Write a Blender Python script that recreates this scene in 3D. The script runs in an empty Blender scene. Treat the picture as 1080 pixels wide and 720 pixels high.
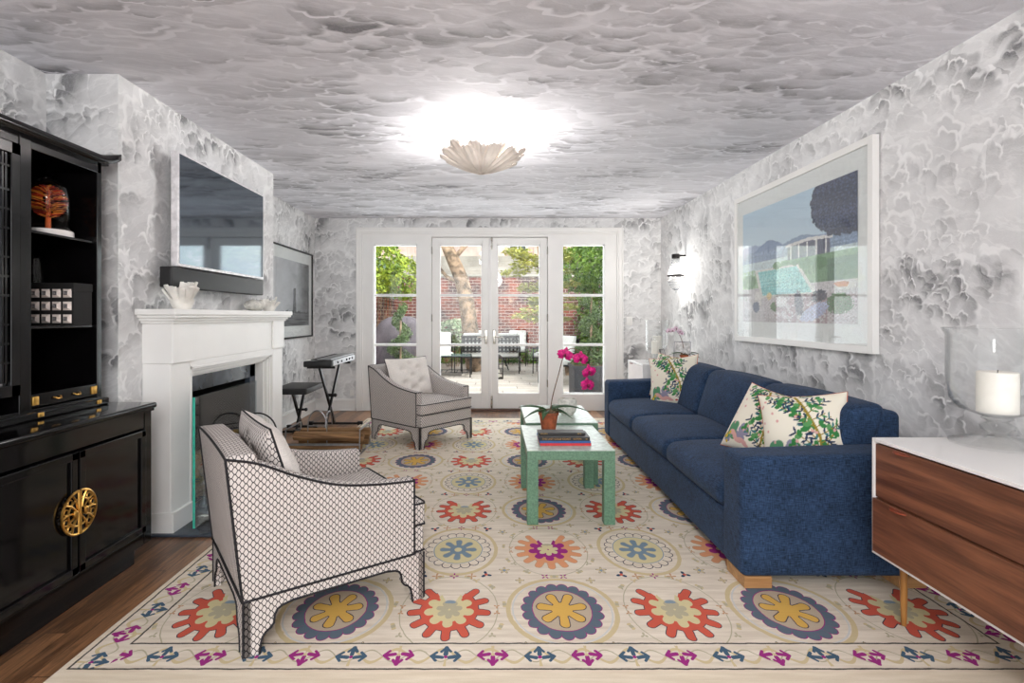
import bpy, math, random
import numpy as np
from mathutils import Vector, Matrix, noise as mnoise

PI = math.pi
C = bpy.context.scene.collection
SC = bpy.context.scene

# ---------------------------------------------------------------- camera
cam = bpy.data.cameras.new('camera')
cam.sensor_width = 36.0
cam.lens = 566.0 / 1080.0 * 36.0
cam.shift_x = 20.0 / 1080.0
cam.shift_y = -27.0 / 1080.0
cam.clip_start = 0.05
cam.clip_end = 200
camo = bpy.data.objects.new('camera', cam)
C.objects.link(camo)
camo.location = (0, 0, 1.28)
camo.rotation_euler = (PI / 2, 0, 0)
SC.camera = camo

# ---------------------------------------------------------------- light and exposure
SC.view_settings.view_transform = 'Standard'
SC.view_settings.look = 'None'
SC.view_settings.gamma = 1.0
SC.view_settings.use_curve_mapping = False
SC.view_settings.exposure = 0.52
try:
    SC.cycles.use_denoising = True
    SC.cycles.max_bounces = 10
    SC.cycles.diffuse_bounces = 5
    SC.cycles.glossy_bounces = 4
    SC.cycles.transparent_max_bounces = 16
    SC.cycles.sample_clamp_indirect = 6.0
    SC.cycles.caustics_reflective = False
    SC.cycles.caustics_refractive = False
except Exception:
    pass

WORLD = bpy.data.worlds.new('sky')
SC.world = WORLD
WORLD.use_nodes = True
_bg = WORLD.node_tree.nodes['Background']
_bg.inputs[0].default_value = (0.93, 0.96, 1.0, 1)
_bg.inputs[1].default_value = 1.7


def area_light(name, loc, rot, sx, sy, energy, color=(1, 1, 1), spread=PI):
    l = bpy.data.lights.new(name, 'AREA')
    l.shape = 'RECTANGLE'
    l.size = sx
    l.size_y = sy
    l.energy = energy
    l.color = color
    l.spread = spread
    o = bpy.data.objects.new(name, l)
    o.location = loc
    o.rotation_euler = rot
    C.objects.link(o)
    return o


# added area fill from behind the camera; no window is modelled there
area_light('rear_area_fill', (0.0, -2.3, 1.45), (PI / 2, 0, 0), 4.2, 2.1, 50, (1.0, 0.985, 0.96))
# daylight coming in through the garden doors
area_light('garden_door_light', (-0.05, 7.45, 1.35), (-PI / 2, 0, 0), 3.2, 2.1, 48, (0.93, 0.96, 1.0))
# added point fill behind the camera to brighten the ceiling; no lamp hangs there
_l = bpy.data.lights.new('rear_point_fill', 'POINT')
_l.energy = 62
_l.shadow_soft_size = 0.25
_l.color = (1.0, 0.985, 0.97)
_o = bpy.data.objects.new('rear_point_fill', _l)
_o.location = (0.0, -0.7, 2.30)
C.objects.link(_o)
sun = bpy.data.lights.new('sun', 'SUN')
sun.energy = 2.2
sun.angle = 0.06
sun.color = (1.0, 0.95, 0.86)
suno = bpy.data.objects.new('sun', sun)
suno.rotation_euler = (math.radians(38), math.radians(14), math.radians(20))
C.objects.link(suno)


# ---------------------------------------------------------------- node expression helper
class E:
    def __init__(self, nt, s):
        self.nt, self.s = nt, s

    def _m(self, op, *a, clamp=False):
        n = self.nt.nodes.new('ShaderNodeMath')
        n.operation = op
        n.use_clamp = clamp
        for i, x in enumerate(a):
            if isinstance(x, E):
                self.nt.links.new(x.s, n.inputs[i])
            else:
                n.inputs[i].default_value = x
        return E(self.nt, n.outputs[0])

    def __add__(self, o): return self._m('ADD', self, o)
    __radd__ = __add__
    def __sub__(self, o): return self._m('SUBTRACT', self, o)
    def __rsub__(self, o): return self._m('SUBTRACT', o, self)
    def __mul__(self, o): return self._m('MULTIPLY', self, o)
    __rmul__ = __mul__
    def __truediv__(self, o): return self._m('DIVIDE', self, o)
    def __rtruediv__(self, o): return self._m('DIVIDE', o, self)
    def __neg__(self): return self._m('MULTIPLY', self, -1.0)
    def lt(self, o): return self._m('LESS_THAN', self, o)
    def gt(self, o): return self._m('GREATER_THAN', self, o)
    def sin(self): return self._m('SINE', self)
    def cos(self): return self._m('COSINE', self)
    def abs(self): return self._m('ABSOLUTE', self)
    def sqrt(self): return self._m('SQRT', self)
    def floor(self): return self._m('FLOOR', self)
    def fract(self): return self._m('FRACT', self)
    def min(self, o): return self._m('MINIMUM', self, o)
    def max(self, o): return self._m('MAXIMUM', self, o)
    def pow(self, o): return self._m('POWER', self, o)
    def atan2(self, o): return self._m('ARCTAN2', self, o)
    def clamp(self): return self._m('ADD', self, 0.0, clamp=True)
    def wrap(self, p):  # centred periodic
        return (self / p + 0.5).fract() * p - 0.5 * p

    def smooth(self, a, b):
        n = self.nt.nodes.new('ShaderNodeMapRange')
        n.interpolation_type = 'SMOOTHSTEP'
        self.nt.links.new(self.s, n.inputs['Value'])
        n.inputs['From Min'].default_value = a
        n.inputs['From Max'].default_value = b
        return E(self.nt, n.outputs[0])


def srgb(r, g, b, a=1.0):
    def f(c):
        c /= 255.0
        return c / 12.92 if c <= 0.04045 else ((c + 0.055) / 1.055) ** 2.4
    return (f(r), f(g), f(b), a)


class Mat:
    """one procedural material"""
    def __init__(self, name, color=(0.8, 0.8, 0.8, 1), rough=0.5, metal=0.0, spec=0.5, **kw):
        self.m = bpy.data.materials.new(name)
        self.m.use_nodes = True
        self.nt = self.m.node_tree
        self.b = self.nt.nodes['Principled BSDF']
        self.b.inputs['Base Color'].default_value = color
        self.b.inputs['Roughness'].default_value = rough
        self.b.inputs['Metallic'].default_value = metal
        self.b.inputs['Specular IOR Level'].default_value = spec
        for k, v in kw.items():
            self.b.inputs[k.replace('_', ' ')].default_value = v

    def coords(self, kind='Object'):
        n = self.nt.nodes.new('ShaderNodeTexCoord')
        s = self.nt.nodes.new('ShaderNodeSeparateXYZ')
        self.nt.links.new(n.outputs[kind], s.inputs[0])
        return E(self.nt, s.outputs[0]), E(self.nt, s.outputs[1]), E(self.nt, s.outputs[2])

    def vec(self, x, y, z=0.0):
        n = self.nt.nodes.new('ShaderNodeCombineXYZ')
        for i, v in enumerate((x, y, z)):
            if isinstance(v, E):
                self.nt.links.new(v.s, n.inputs[i])
            else:
                n.inputs[i].default_value = v
        return n.outputs[0]

    def noise(self, vec, scale=5, detail=3, rough=0.5, dist=0.0):
        n = self.nt.nodes.new('ShaderNodeTexNoise')
        self.nt.links.new(vec, n.inputs['Vector'])
        n.inputs['Scale'].default_value = scale
        n.inputs['Detail'].default_value = detail
        n.inputs['Roughness'].default_value = rough
        n.inputs['Distortion'].default_value = dist
        return E(self.nt, n.outputs[0])

    def voronoi(self, vec, scale, feature='F1', rnd=1.0, dim='2D'):
        n = self.nt.nodes.new('ShaderNodeTexVoronoi')
        n.voronoi_dimensions = dim
        n.feature = feature
        self.nt.links.new(vec, n.inputs['Vector'])
        n.inputs['Scale'].default_value = scale
        n.inputs['Randomness'].default_value = rnd
        return n

    def sep(self, sock):
        s = self.nt.nodes.new('ShaderNodeSeparateXYZ')
        self.nt.links.new(sock, s.inputs[0])
        return E(self.nt, s.outputs[0]), E(self.nt, s.outputs[1]), E(self.nt, s.outputs[2])

    def mix(self, fac, a, b):
        n = self.nt.nodes.new('ShaderNodeMix')
        n.data_type = 'RGBA'
        n.clamp_factor = True
        if isinstance(fac, E):
            self.nt.links.new(fac.s, n.inputs[0])
        else:
            n.inputs[0].default_value = fac
        for i, v in ((6, a), (7, b)):
            if isinstance(v, (tuple, list)):
                n.inputs[i].default_value = v
            else:
                self.nt.links.new(v, n.inputs[i])
        return n.outputs[2]

    def col(self, sock):
        self.nt.links.new(sock, self.b.inputs['Base Color'])

    def bump(self, e, strength=0.3, dist=0.002):
        n = self.nt.nodes.new('ShaderNodeBump')
        n.inputs['Strength'].default_value = strength
        n.inputs['Distance'].default_value = dist
        self.nt.links.new(e.s, n.inputs['Height'])
        self.nt.links.new(n.outputs[0], self.b.inputs['Normal'])


def plain(name, rgb, rough=0.5, metal=0.0, spec=0.5, var=0.06, nscale=30.0, bump=0.0, **kw):
    M = Mat(name, srgb(*rgb), rough, metal, spec, **kw)
    x, y, z = M.coords()
    n = M.noise(M.vec(x, y, z), nscale, 3)
    c0 = srgb(*[max(0, c * (1 - var)) for c in rgb])
    c1 = srgb(*[min(255, c * (1 + var)) for c in rgb])
    M.col(M.mix(n.smooth(0.3, 0.7), c0, c1))
    if bump:
        M.bump(n, bump, 0.002)
    return M.m


def glass(name, tint=(1, 1, 1, 1), power=1.0, base=0.04, edge=0.5):
    """thin glass: clear straight through, mirror like at grazing angles"""
    m = bpy.data.materials.new(name)
    m.use_nodes = True
    nt = m.node_tree
    nt.nodes.remove(nt.nodes['Principled BSDF'])
    out = nt.nodes['Material Output']
    tr = nt.nodes.new('ShaderNodeBsdfTransparent')
    tr.inputs[0].default_value = tint
    gl = nt.nodes.new('ShaderNodeBsdfGlossy')
    gl.inputs['Roughness'].default_value = 0.01
    lw = nt.nodes.new('ShaderNodeLayerWeight')
    lw.inputs[0].default_value = 0.5
    e = E(nt, lw.outputs['Facing']).pow(4.0 * power) * edge + base
    mx = nt.nodes.new('ShaderNodeMixShader')
    nt.links.new(e.s, mx.inputs[0])
    nt.links.new(tr.outputs[0], mx.inputs[1])
    nt.links.new(gl.outputs[0], mx.inputs[2])
    nt.links.new(mx.outputs[0], out.inputs[0])
    return m


# ---------------------------------------------------------------- wallpaper of engraved clouds
def wallpaper(name, uax, vax, lightdir=(-0.6, 0.8), tint=(1, 1, 1), stretch=1.0, seed=0.0, contrast=1.0):
    M = Mat(name, rough=0.75, spec=0.2)
    co = M.coords()
    u, v = co[uax] + seed, co[vax] + seed * 0.37
    u = u * stretch
    lx, ly = lightdir
    # domain warp
    w1 = M.noise(M.vec(u, v, 1.3), 4.0, 3, 0.55) - 0.5
    w2 = M.noise(M.vec(u, v, 7.7), 4.0, 3, 0.55) - 0.5
    f1 = M.noise(M.vec(u, v, 3.1), 30.0, 3, 0.6) - 0.5
    f2 = M.noise(M.vec(u, v, 9.4), 30.0, 3, 0.6) - 0.5
    wu = u + w1 * 0.12 + f1 * 0.011
    wv = v + w2 * 0.12 + f2 * 0.011
    # background: soft streaked sky
    bg = M.noise(M.vec(wu * 1.0 + wv * 0.5, wv * 2.2, 2.0), 1.6, 5, 0.62)
    tone = bg.smooth(0.28, 0.72) * 0.20 + 0.66
    st = M.noise(M.vec(wu * 1.6 + wv * 1.4, wv * 6.0 - wu * 3.0, 6.0), 1.7, 4, 0.6)
    tone = tone + (1.0 - (st - 0.5).abs() * 22.0).max(0.0) * 0.09
    clump = M.noise(M.vec(u + w1 * 0.3, v + w2 * 0.3, 12.0), 1.9, 3, 0.55)
    for i, (sc, r0, r1, thr, dark) in enumerate((
            (2.4, 0.50, 0.85, 0.46, 0.30), (4.2, 0.45, 0.80, 0.45, 0.34),
            (6.0, 0.44, 0.78, 0.49, 0.38), (8.5, 0.46, 0.80, 0.525, 0.40), (13.0, 0.46, 0.8, 0.60, 0.36))):
        du, dv = 3.7 * i + 0.3, 5.1 * i + 0.9
        vo = M.voronoi(M.vec(wu + du, wv + dv), sc, rnd=0.9)
        px, py, _ = M.sep(vo.outputs['Position'])
        rr, rg, rb = M.sep(vo.outputs['Color'])
        d = E(M.nt, vo.outputs['Distance'])
        dx = (wu + du - px) * sc
        dy = (wv + dv - py) * sc
        ang = dy.atan2(dx)
        lob = (ang * 3.0 + rb * 6.0).sin().abs()
        r = (rr * (r1 - r0) + r0) * (lob * 0.20 + 0.82)
        t = d / r
        # light direction turns a little from puff to puff
        ax = (rg - 0.5) * 0.9 + lx
        dd = (dx * ax + dy * ly) / (d + 0.02)
        msk = M.noise(M.vec(px, py, 4.0 + i), 1.7 if i < 3 else 2.3, 1, 0.5)
        inside = t.smooth(1.0, 0.97) * msk.smooth(thr - 0.005, thr + 0.005)
        lit = dd.smooth(-0.35, 0.45)
        # a bright crest on the lit side, dark hatching just within it, fading out across the puff
        rim = t.smooth(0.70, 0.86) * lit
        dk = t.smooth(-0.5, 0.75) * (dd * t).smooth(-1.0, 0.5)
        amt = (clump.smooth(0.42, 0.66) * 0.72 + 0.20) * dark * contrast * (rb * 0.6 + 0.7)
        body = tone - (dk * 1.1 - 0.1) * amt
        body = body + (0.955 - body) * rim * (rg * 0.45 + 0.55)
        a = inside * (dd * t).smooth(-0.75, 0.05)
        tone = tone + (body - tone) * a
    # hatching of the engraving
    h = M.noise(M.vec(wu * 36.0 + wv * 30.0, wu * 120.0 - wv * 140.0, 0.0), 1.2, 2, 0.6) - 0.5
    h2 = M.noise(M.vec(u, v, 5.5), 170.0, 2, 0.7) - 0.5
    tone = tone.max(0.16) + (h * 0.42 + h2 * 0.34) * (1.0 - tone).max(0.04)
    tone = tone.clamp()
    d0 = srgb(96 * tint[0], 96 * tint[1], 99 * tint[2])
    d1 = srgb(247 * tint[0], 247 * tint[1], 247 * tint[2])
    M.col(M.mix(tone, d0, d1))
    return M.m


W_SIDE = wallpaper('cloud_wallpaper_side', 1, 2, (-0.65, 0.75), contrast=0.9)
W_LEFT = wallpaper('cloud_wallpaper_left', 1, 2, (-0.7, 0.7), seed=3.3)
W_BACK = wallpaper('cloud_wallpaper_back', 0, 2, (-0.6, 0.8), seed=7.0, contrast=1.1)
W_CEIL = wallpaper('cloud_wallpaper_ceiling', 0, 1, (-0.25, 0.95), tint=(1.02, 1.02, 1.045), stretch=0.55, seed=11.0, contrast=0.85)


# ---------------------------------------------------------------- rug
def rug_material(cx, cy, x0, x1, y0, y1):
    M = Mat('rug_wool', rough=0.95, spec=0.1)
    X, Y, _ = M.coords()
    wn = M.noise(M.vec(X, Y), 22.0, 2) - 0.5
    u = X + wn * 0.008
    v = Y + wn * 0.008
    PU, PV = 0.974, 1.19
    AS = 0.80
    cream = srgb(226, 214, 197)
    a = M.noise(M.vec(X * 1.5, Y * 14.0), 2.5, 4, 0.6)
    base = M.mix(a.smooth(0.3, 0.7), srgb(214, 201, 183), srgb(233, 222, 206))
    col = [base]
    TAN, KH, SLATE, RED = srgb(208, 190, 150), srgb(184, 176, 150), srgb(98, 111, 124), srgb(206, 96, 78)
    GOLD, PUR, ORG, DARK = srgb(219, 176, 92), srgb(158, 52, 128), srgb(221, 156, 116), srgb(70, 66, 78)
    PALE, BLU, TAUPE, NAVY = srgb(214, 202, 158), srgb(138, 156, 168), srgb(190, 174, 154), srgb(52, 72, 96)
    BRN = srgb(196, 154, 120)

    def put(mask, c):
        col[0] = M.mix(mask, col[0], c)

    def local(ox, oy):
        lx = (u - ox).wrap(PU)
        ly = (v - oy).wrap(PV) * AS
        r = (lx * lx + ly * ly).sqrt()
        return lx, ly, r, lx.atan2(-ly)     # angle 0 towards the viewer

    def lobed(r, th, R, n, amp, ph=0.0, sq=1.0):
        k = (th * float(n) + ph).cos()
        if sq > 1:
            k = (k * sq).max(-1.0).min(1.0)
        return r - (k * amp + (1 - amp)) * R

    def fill(d, c, line=None, lw=0.004):
        if line:
            put(d.lt(lw), line)
        put(d.lt(0.0), c)

    def ring(d, w, c):
        put(d.abs().lt(w), c)

    inner = ((u - x0 - 0.16).min(-(u - x1 + 0.16))).min((v - y0 - 0.265).min(-(v - y1 + 0.265)))
    # trailing vines between the medallions
    for ox, oy in ((0, 0), (PU / 2, PV / 2)):
        lx, ly, r, th = local(ox, oy)
        ring(lobed(r, th, 0.232, 2, 0.05), 0.0022, KH)
        aa = th.wrap(2 * PI / 11)
        ex, ey = r * aa.cos() - 0.242, r * aa.sin()
        put((ex * ex + ey * ey * 0.35).sqrt().lt(0.009), KH)
        put((ex * ex * 0.4 + (ey.abs() - 0.014) * (ey.abs() - 0.014)).sqrt().lt(0.006), TAN)
    def seg(x, y, ax, ay, bx, by):
        dx, dy = bx - ax, by - ay
        h = (((x - ax) * dx + (y - ay) * dy) / (dx * dx + dy * dy)).max(0.0).min(1.0)
        ex, ey = x - ax - h * dx, y - ay - h * dy
        return (ex * ex + ey * ey).sqrt()

    def fingers(r, th, n, r1, r2, w0, w1, ph=0.0):
        a = (th + ph).wrap(2 * PI / n)
        x, y = r * a.cos(), r * a.sin()
        h = ((x - r1) / (r2 - r1)).max(0.0).min(1.0)
        ex = x - r1 - h * (r2 - r1)
        return (ex * ex + y * y).sqrt() - (h * (w1 - w0) + w0)

    # --- red horseshoes and orange horseshoes
    for (ox, oy, c1, c2, c3, c4, n) in ((0, 0, RED, PALE, KH, BLU, 13), (PU / 2, PV / 2, ORG, PUR, PALE, KH, 15)):
        lx, ly, r, th = local(ox, oy)
        gap = th.abs().lt(2.62).max(r.lt(0.055))
        outer = fingers(r, th, n, .10, .162, .018, .0165).min(r - .125)
        put(outer.lt(0.0035) * gap, DARK if c1 == RED else BRN)
        put(outer.lt(0.0) * gap, c1)
        d2 = fingers(r, th, 9, .05, .085, .02, .022).min(r - .075)
        put(d2.lt(0.0) * th.abs().lt(2.75).max(r.lt(0.05)), c2)
        d3 = fingers(r, th, 7, .02, .042, .015, .015)
        put(d3.lt(0.0), c3)
        bx = ((lx * lx * 0.4) + (ly - 0.05) * (ly - 0.05)).sqrt()
        put(lobed(bx, th, 0.022, 3, 0.25).lt(0.0), c4)
    # --- slate scalloped medallion with a gold flower
    lx, ly, r, th = local(PU / 2, 0)
    d = lobed(r, th, 0.232, 2, 0.045, PI)
    ring(d, 0.010, TAN)
    ring(lobed(r, th, 0.213, 2, 0.04, PI), 0.003, srgb(206, 206, 204))
    sc = fingers(r, th, 19, .12, .150, .02, .0245).min(r - .13)
    fill(sc, SLATE, PUR, 0.0035)
    fill(r - 0.126, TAUPE, PUR, 0.0035)
    fl = fingers(r, th, 7, .03, .088, .014, .020).min(r - .045)
    fill(fl, GOLD, DARK, 0.004)
    # --- pale medallion with a blue flower
    lx, ly, r, th = local(0, PV / 2)
    ring(lobed(r, th, 0.225, 2, 0.045), 0.010, TAN)
    sc = fingers(r, th, 20, .13, .152, .02, .0245).min(r - .14)
    ring(sc, 0.0022, DARK)
    fill(r - 0.128, PALE, BLU, 0.005)
    fl = fingers(r, th, 8, .03, .082, .010, .017).min(r - .045)
    fill(fl, srgb(122, 142, 158), KH, 0.003)
    put((r - 0.020).lt(0.0), PALE)

    # --- small sprigs, mirrored about both axes of the repeat
    def small(ox, oy, ax, ay, R, n, c, amp=0.4, line=None, c2=None, ph=0.0):
        lx = (u - ox).wrap(PU).abs() - ax
        ly = ((v - oy).wrap(PV) * AS).abs() - ay
        r = (lx * lx + ly * ly).sqrt()
        th = lx.atan2(-ly)
        d = lobed(r, th, R, n, amp, ph)
        fill(d, c, line, 0.0025)
        if c2:
            put((r - R * 0.3).lt(0.0), c2)
    Q = PV * AS
    small(0, PV / 2, 0.245, 0.190, 0.026, 5, TAN, 0.35, DARK, BLU)
    small(0, PV / 2, 0.155, 0.225, 0.028, 3, NAVY, 0.45, None, RED, 0.6)
    small(0, PV / 2, 0.085, 0.238, 0.024, 4, BRN, 0.5)
    small(0, 0, 0.0, 0.240, 0.022, 4, PUR, 0.55, None, PALE)
    small(PU / 2, PV / 2, 0.045, 0.240, 0.021, 4, PUR, 0.55, None, PALE, PI)
    small(PU / 2, 0, 0.170, 0.205, 0.020, 4, TAN, 0.4, DARK)
    small(0, 0, 0.185, 0.15, 0.016, 3, KH, 0.45)
    small(0, 0, 0.11, 0.205, 0.018, 3, TAN, 0.45)
    small(PU / 2, PV / 2, 0.190, 0.13, 0.018, 3, KH, 0.45, None, None, 1.0)
    small(PU / 2, PV / 2, 0.130, 0.195, 0.018, 3, KH, 0.45, None, None, 2.0)
    small(PU / 2, PV / 2, 0.2, 0.02, 0.014, 3, BRN, 0.45)
    small(0, 0, 0.205, 0.02, 0.014, 3, BRN, 0.45)
    field = col[0]
    # --- border band
    col[0] = base
    dy = (v - y0 - 0.265).abs().min((v - y1 + 0.265).abs())
    dxm = (u - x0 - 0.16).abs().min((u - x1 + 0.16).abs())
    # horizontal runs
    hs = M.nt.nodes.new('ShaderNodeMath')
    bu = [None]

    def run(s, t, sel):
        """s along, t across (0 at the middle of the band)"""
        c0 = col[0]
        ph = s / 0.352
        wv = (ph * 2.0 * PI).sin()
        wv2 = (ph * 4.0 * PI).sin()
        put(((t - (ph * 2 * PI * 2).cos() * 0.036 + wv2 * 0.014).abs()).lt(0.0085), TAN)
        put(((t + (ph * 2 * PI * 2 + 0.6).cos() * 0.034).abs()).lt(0.0038), KH)
        for off, c, cc, sg in ((0.0, srgb(74, 98, 118), PUR, 1.0), (0.176, PUR, TAN, -1.0)):
            lx = (s - off).wrap(0.352).abs()
            lt = t * sg * .8 + .006
            d = (seg(lx, lt, 0, .012, 0, .044) - .0085).min(seg(lx, lt, 0, .046, .017, .026) - .0055)
            d = d.min(seg(lx, lt, .014, -.002, .050, .004) - .008).min(seg(lx, lt, .054, .004, .034, .022) - .0055)
            d = d.min(seg(lx, lt, .054, .004, .036, -.017) - .0055)
            put(d.lt(0.0), c)
            put((lx * lx + lt * lt).lt(.007 * .007), cc)
            put((seg(lx, lt, 0, -.012, .003, -.04) - .003).lt(0.0), TAN)
        out = col[0]
        col[0] = M.mix(sel, c0, out)
    # which border run are we in
    inx = (u - x0 - 0.16).gt(0.0) * (u - x1 + 0.16).lt(0.0)
    tf = (v - y0 - 0.190)
    tb = (v - y1 + 0.190)
    run(u - 0.012, tf, (v - y0 - 0.265).lt(0.0) * inx)
    run(u - 0.012, tb, (v - y1 + 0.265).gt(0.0) * inx)
    run(v, (u - x0 - 0.095), (u - x0 - 0.16).lt(0.0))
    run(v, (u - x1 + 0.095), (u - x1 + 0.16).gt(0.0))
    border = col[0]
    col[0] = M.mix(inner.gt(0.0), border, field)
    LN = srgb(84, 80, 74)
    put(inner.abs().lt(0.0042), LN)
    outer = ((u - x0 - 0.03).min(-(u - x1 + 0.03))).min((v - y0 - 0.115).min(-(v - y1 + 0.115)))
    plainm = M.mix(a.smooth(0.3, 0.7), srgb(218, 203, 180), srgb(230, 217, 197))
    col[0] = M.mix(outer.gt(0.0), plainm, col[0])
    put(outer.abs().lt(0.0042), LN)
    # uneven dye of the hand-knotted rows
    ab = M.noise(M.vec(X * 3.0, Y * 60.0), 2.0, 3, 0.6)
    ab2 = M.noise(M.vec(X, Y), 240.0, 1)
    g = M.mix(((ab - 0.5) * 0.5 + (ab2 - 0.5) * 0.5 + 0.4).clamp(), (0.84, 0.84, 0.84, 1), (1.08, 1.08, 1.08, 1))
    mu = M.nt.nodes.new('ShaderNodeMix')
    mu.data_type = 'RGBA'
    mu.blend_type = 'MULTIPLY'
    mu.inputs[0].default_value = 1.0
    M.nt.links.new(col[0], mu.inputs[6])
    M.nt.links.new(g, mu.inputs[7])
    M.col(mu.outputs[2])
    M.bump(ab2, 0.3, 0.002)
    return M.m


# ---------------------------------------------------------------- other materials
def wood_floor():
    M = Mat('oak_floor_boards', rough=0.32, spec=0.5)
    x, y, z = M.coords()
    W = 0.082
    row = (x / W).floor()
    fx = (x / W).fract()
    yo = y + (row * 12.9898).sin() * 43.7
    seg = (yo / 1.3).floor()
    fy = (yo / 1.3).fract()
    rnd = ((row * 78.233 + seg * 37.719).sin() * 4375.5).fract()
    g = M.noise(M.vec(x * 30.0 + rnd * 90.0, y * 2.4, rnd * 20.0), 1.6, 5, 0.65, 1.2)
    g2 = M.noise(M.vec(x * 220.0, y * 8.0), 1.0, 2)
    t = (g * 0.75 + g2 * 0.35 + (rnd - 0.5) * 0.35).smooth(0.30, 0.85)
    c = M.mix(t, srgb(66, 43, 28), srgb(160, 116, 80))
    gap = (fx - 0.5).abs().gt(0.485).max((fy - 0.5).abs().gt(0.4985))
    M.col(M.mix(gap, c, srgb(30, 20, 14)))
    M.bump(gap * -1.0 + g * 0.2, 0.25, 0.002)
    return M.m


def wood(name, dark, light, axis=0, scale=1.0, rough=0.4, coat=0.0):
    M = Mat(name, rough=rough)
    co = list(M.coords())
    k = [14.0, 14.0, 14.0]
    k[axis] = 1.1
    v = M.vec(co[0] * k[0], co[1] * k[1], co[2] * k[2])
    g = M.noise(v, scale, 5, 0.6, 1.5)
    k2 = [160.0] * 3
    k2[axis] = 6.0
    g2 = M.noise(M.vec(co[0] * k2[0], co[1] * k2[1], co[2] * k2[2]), scale, 2)
    M.col(M.mix((g * 0.8 + g2 * 0.25).smooth(0.32, 0.75), srgb(*dark), srgb(*light)))
    if coat:
        M.b.inputs['Coat Weight'].default_value = coat
    return M.m


def lattice_fabric():
    M = Mat('trellis_upholstery', rough=0.9, spec=0.15)
    u, v, _ = M.coords('UV')
    s = 0.0235
    a = (u + v * 0.88) / s
    b = (u - v * 0.88) / s
    wa = a + (b * 2.0 * PI).sin() * 0.06
    wb = b + (a * 2.0 * PI).sin() * 0.06
    la = ((wa.fract() - 0.5).abs()).min((wb.fract() - 0.5).abs())
    f = la.smooth(0.11, 0.065)
    n = M.noise(M.vec(u, v), 900.0, 1)
    base = M.mix(n, srgb(196, 188, 182), srgb(222, 215, 210))
    M.col(M.mix(f, base, srgb(58, 52, 54)))
    return M.m


def weave(name, rgb, dark=0.72, light=1.25, s=260.0, rough=0.9, sheen=0.0):
    M = Mat(name, rough=rough, spec=0.15)
    u, v, _ = M.coords('UV')
    a = M.noise(M.vec(u * 0.10, v, 0.0), s, 2, 0.6)
    b = M.noise(M.vec(u, v * 0.10, 4.0), s, 2, 0.6)
    c = M.noise(M.vec(u, v, 9.0), 7.0, 2)
    t = (a * 0.5 + b * 0.45 + c * 0.15 - 0.05)
    lo = srgb(*[c * dark for c in rgb])
    hi = srgb(*[min(255, c * light) for c in rgb])
    M.col(M.mix(t.smooth(0.34, 0.66), lo, hi))
    M.bump(a + b, 0.35, 0.0015)
    if sheen:
        M.b.inputs['Sheen Weight'].default_value = sheen
    return M.m


def brick(name, c1=(128, 62, 50), c2=(178, 96, 74), axis=0):
    M = Mat(name, rough=0.9, spec=0.1)
    co = M.coords()
    u, v = co[axis], co[2]
    BW, BH = 0.24, 0.09
    row = (v / BH).floor()
    uu = u / BW + (row * 0.5)
    fu, fv = uu.fract(), (v / BH).fract()
    rnd = ((row * 17.13 + uu.floor() * 7.77).sin() * 4358.5).fract()
    n = M.noise(M.vec(u, v), 1.3, 3)
    c = M.mix(rnd, srgb(*c1), srgb(*c2))
    c = M.mix(n.smooth(0.42, 0.62), c, srgb(92, 66, 68))
    c = M.mix(M.noise(M.vec(u, v, 5.0), 3.0, 3).smooth(0.6, 0.72), c, srgb(204, 170, 150))
    mort = (fu - 0.5).abs().gt(0.47).max((fv - 0.5).abs().gt(0.43))
    M.col(M.mix(mort, c, srgb(214, 200, 190)))
    return M.m


def leafmat(name, dark, light, s=3.0):
    M = Mat(name, rough=0.55, spec=0.3)
    x, y, z = M.coords()
    n = M.noise(M.vec(x, y, z), s, 2)
    n2 = M.noise(M.vec(x, y, z), 45.0, 1)
    M.col(M.mix((n * 0.6 + n2 * 0.5).smooth(0.38, 0.72), srgb(*dark), srgb(*light)))
    M.b.inputs['Subsurface Weight'].default_value = 0.0
    return M.m


def attr_mat(name, rough=0.9, spec=0.15, coat=0.0, weave_s=0.0):
    M = Mat(name, rough=rough, spec=spec)
    n = M.nt.nodes.new('ShaderNodeAttribute')
    n.attribute_name = 'dye'
    M.nt.links.new(n.outputs['Color'], M.b.inputs['Base Color'])
    if coat:
        M.b.inputs['Coat Weight'].default_value = coat
    return M.m


MT = {}
MT['white_paint'] = plain('white_painted_wood', (238, 237, 234), 0.35, var=0.008, nscale=4)
MT['white_trim'] = plain('white_trim_paint', (240, 239, 237), 0.4, var=0.006, nscale=4)
MT['white_lacquer'] = plain('white_lacquer', (242, 240, 238), 0.25, var=0.006, nscale=5)
MT['black_lacquer'] = plain('black_lacquer', (9, 8, 9), 0.10, var=0.25, nscale=6, spec=0.32)
MT['black_metal'] = plain('black_painted_metal', (22, 21, 22), 0.4, var=0.1, spec=0.4)
MT['black_plastic'] = plain('black_plastic', (20, 20, 22), 0.5, var=0.1)
MT['brass'] = plain('brass', (206, 160, 84), 0.28, metal=1.0, var=0.08)
MT['chrome'] = plain('brushed_nickel', (190, 186, 178), 0.25, metal=1.0, var=0.04)
MT['steel'] = plain('grey_steel', (150, 150, 152), 0.35, metal=0.9, var=0.06)
MT['iron'] = plain('dark_iron', (40, 38, 38), 0.5, metal=0.6, var=0.15)
MT['lattice'] = lattice_fabric()
MT['cream_fabric'] = weave('cream_upholstery', (226, 220, 214), 0.94, 1.05, 300)
MT['piping'] = plain('black_piping', (26, 24, 28), 0.8, var=0.1)
MT['denim'] = weave('blue_slub_linen', (37, 53, 76), 0.66, 1.45, 300, 0.95, 0.05)
MT['shagreen'] = plain('green_shagreen', (96, 132, 108), 0.4, var=0.10, nscale=120, bump=0.03)
MT['shagreen_dark'] = plain('green_shagreen_edge', (60, 88, 68), 0.4, var=0.1)
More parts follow.
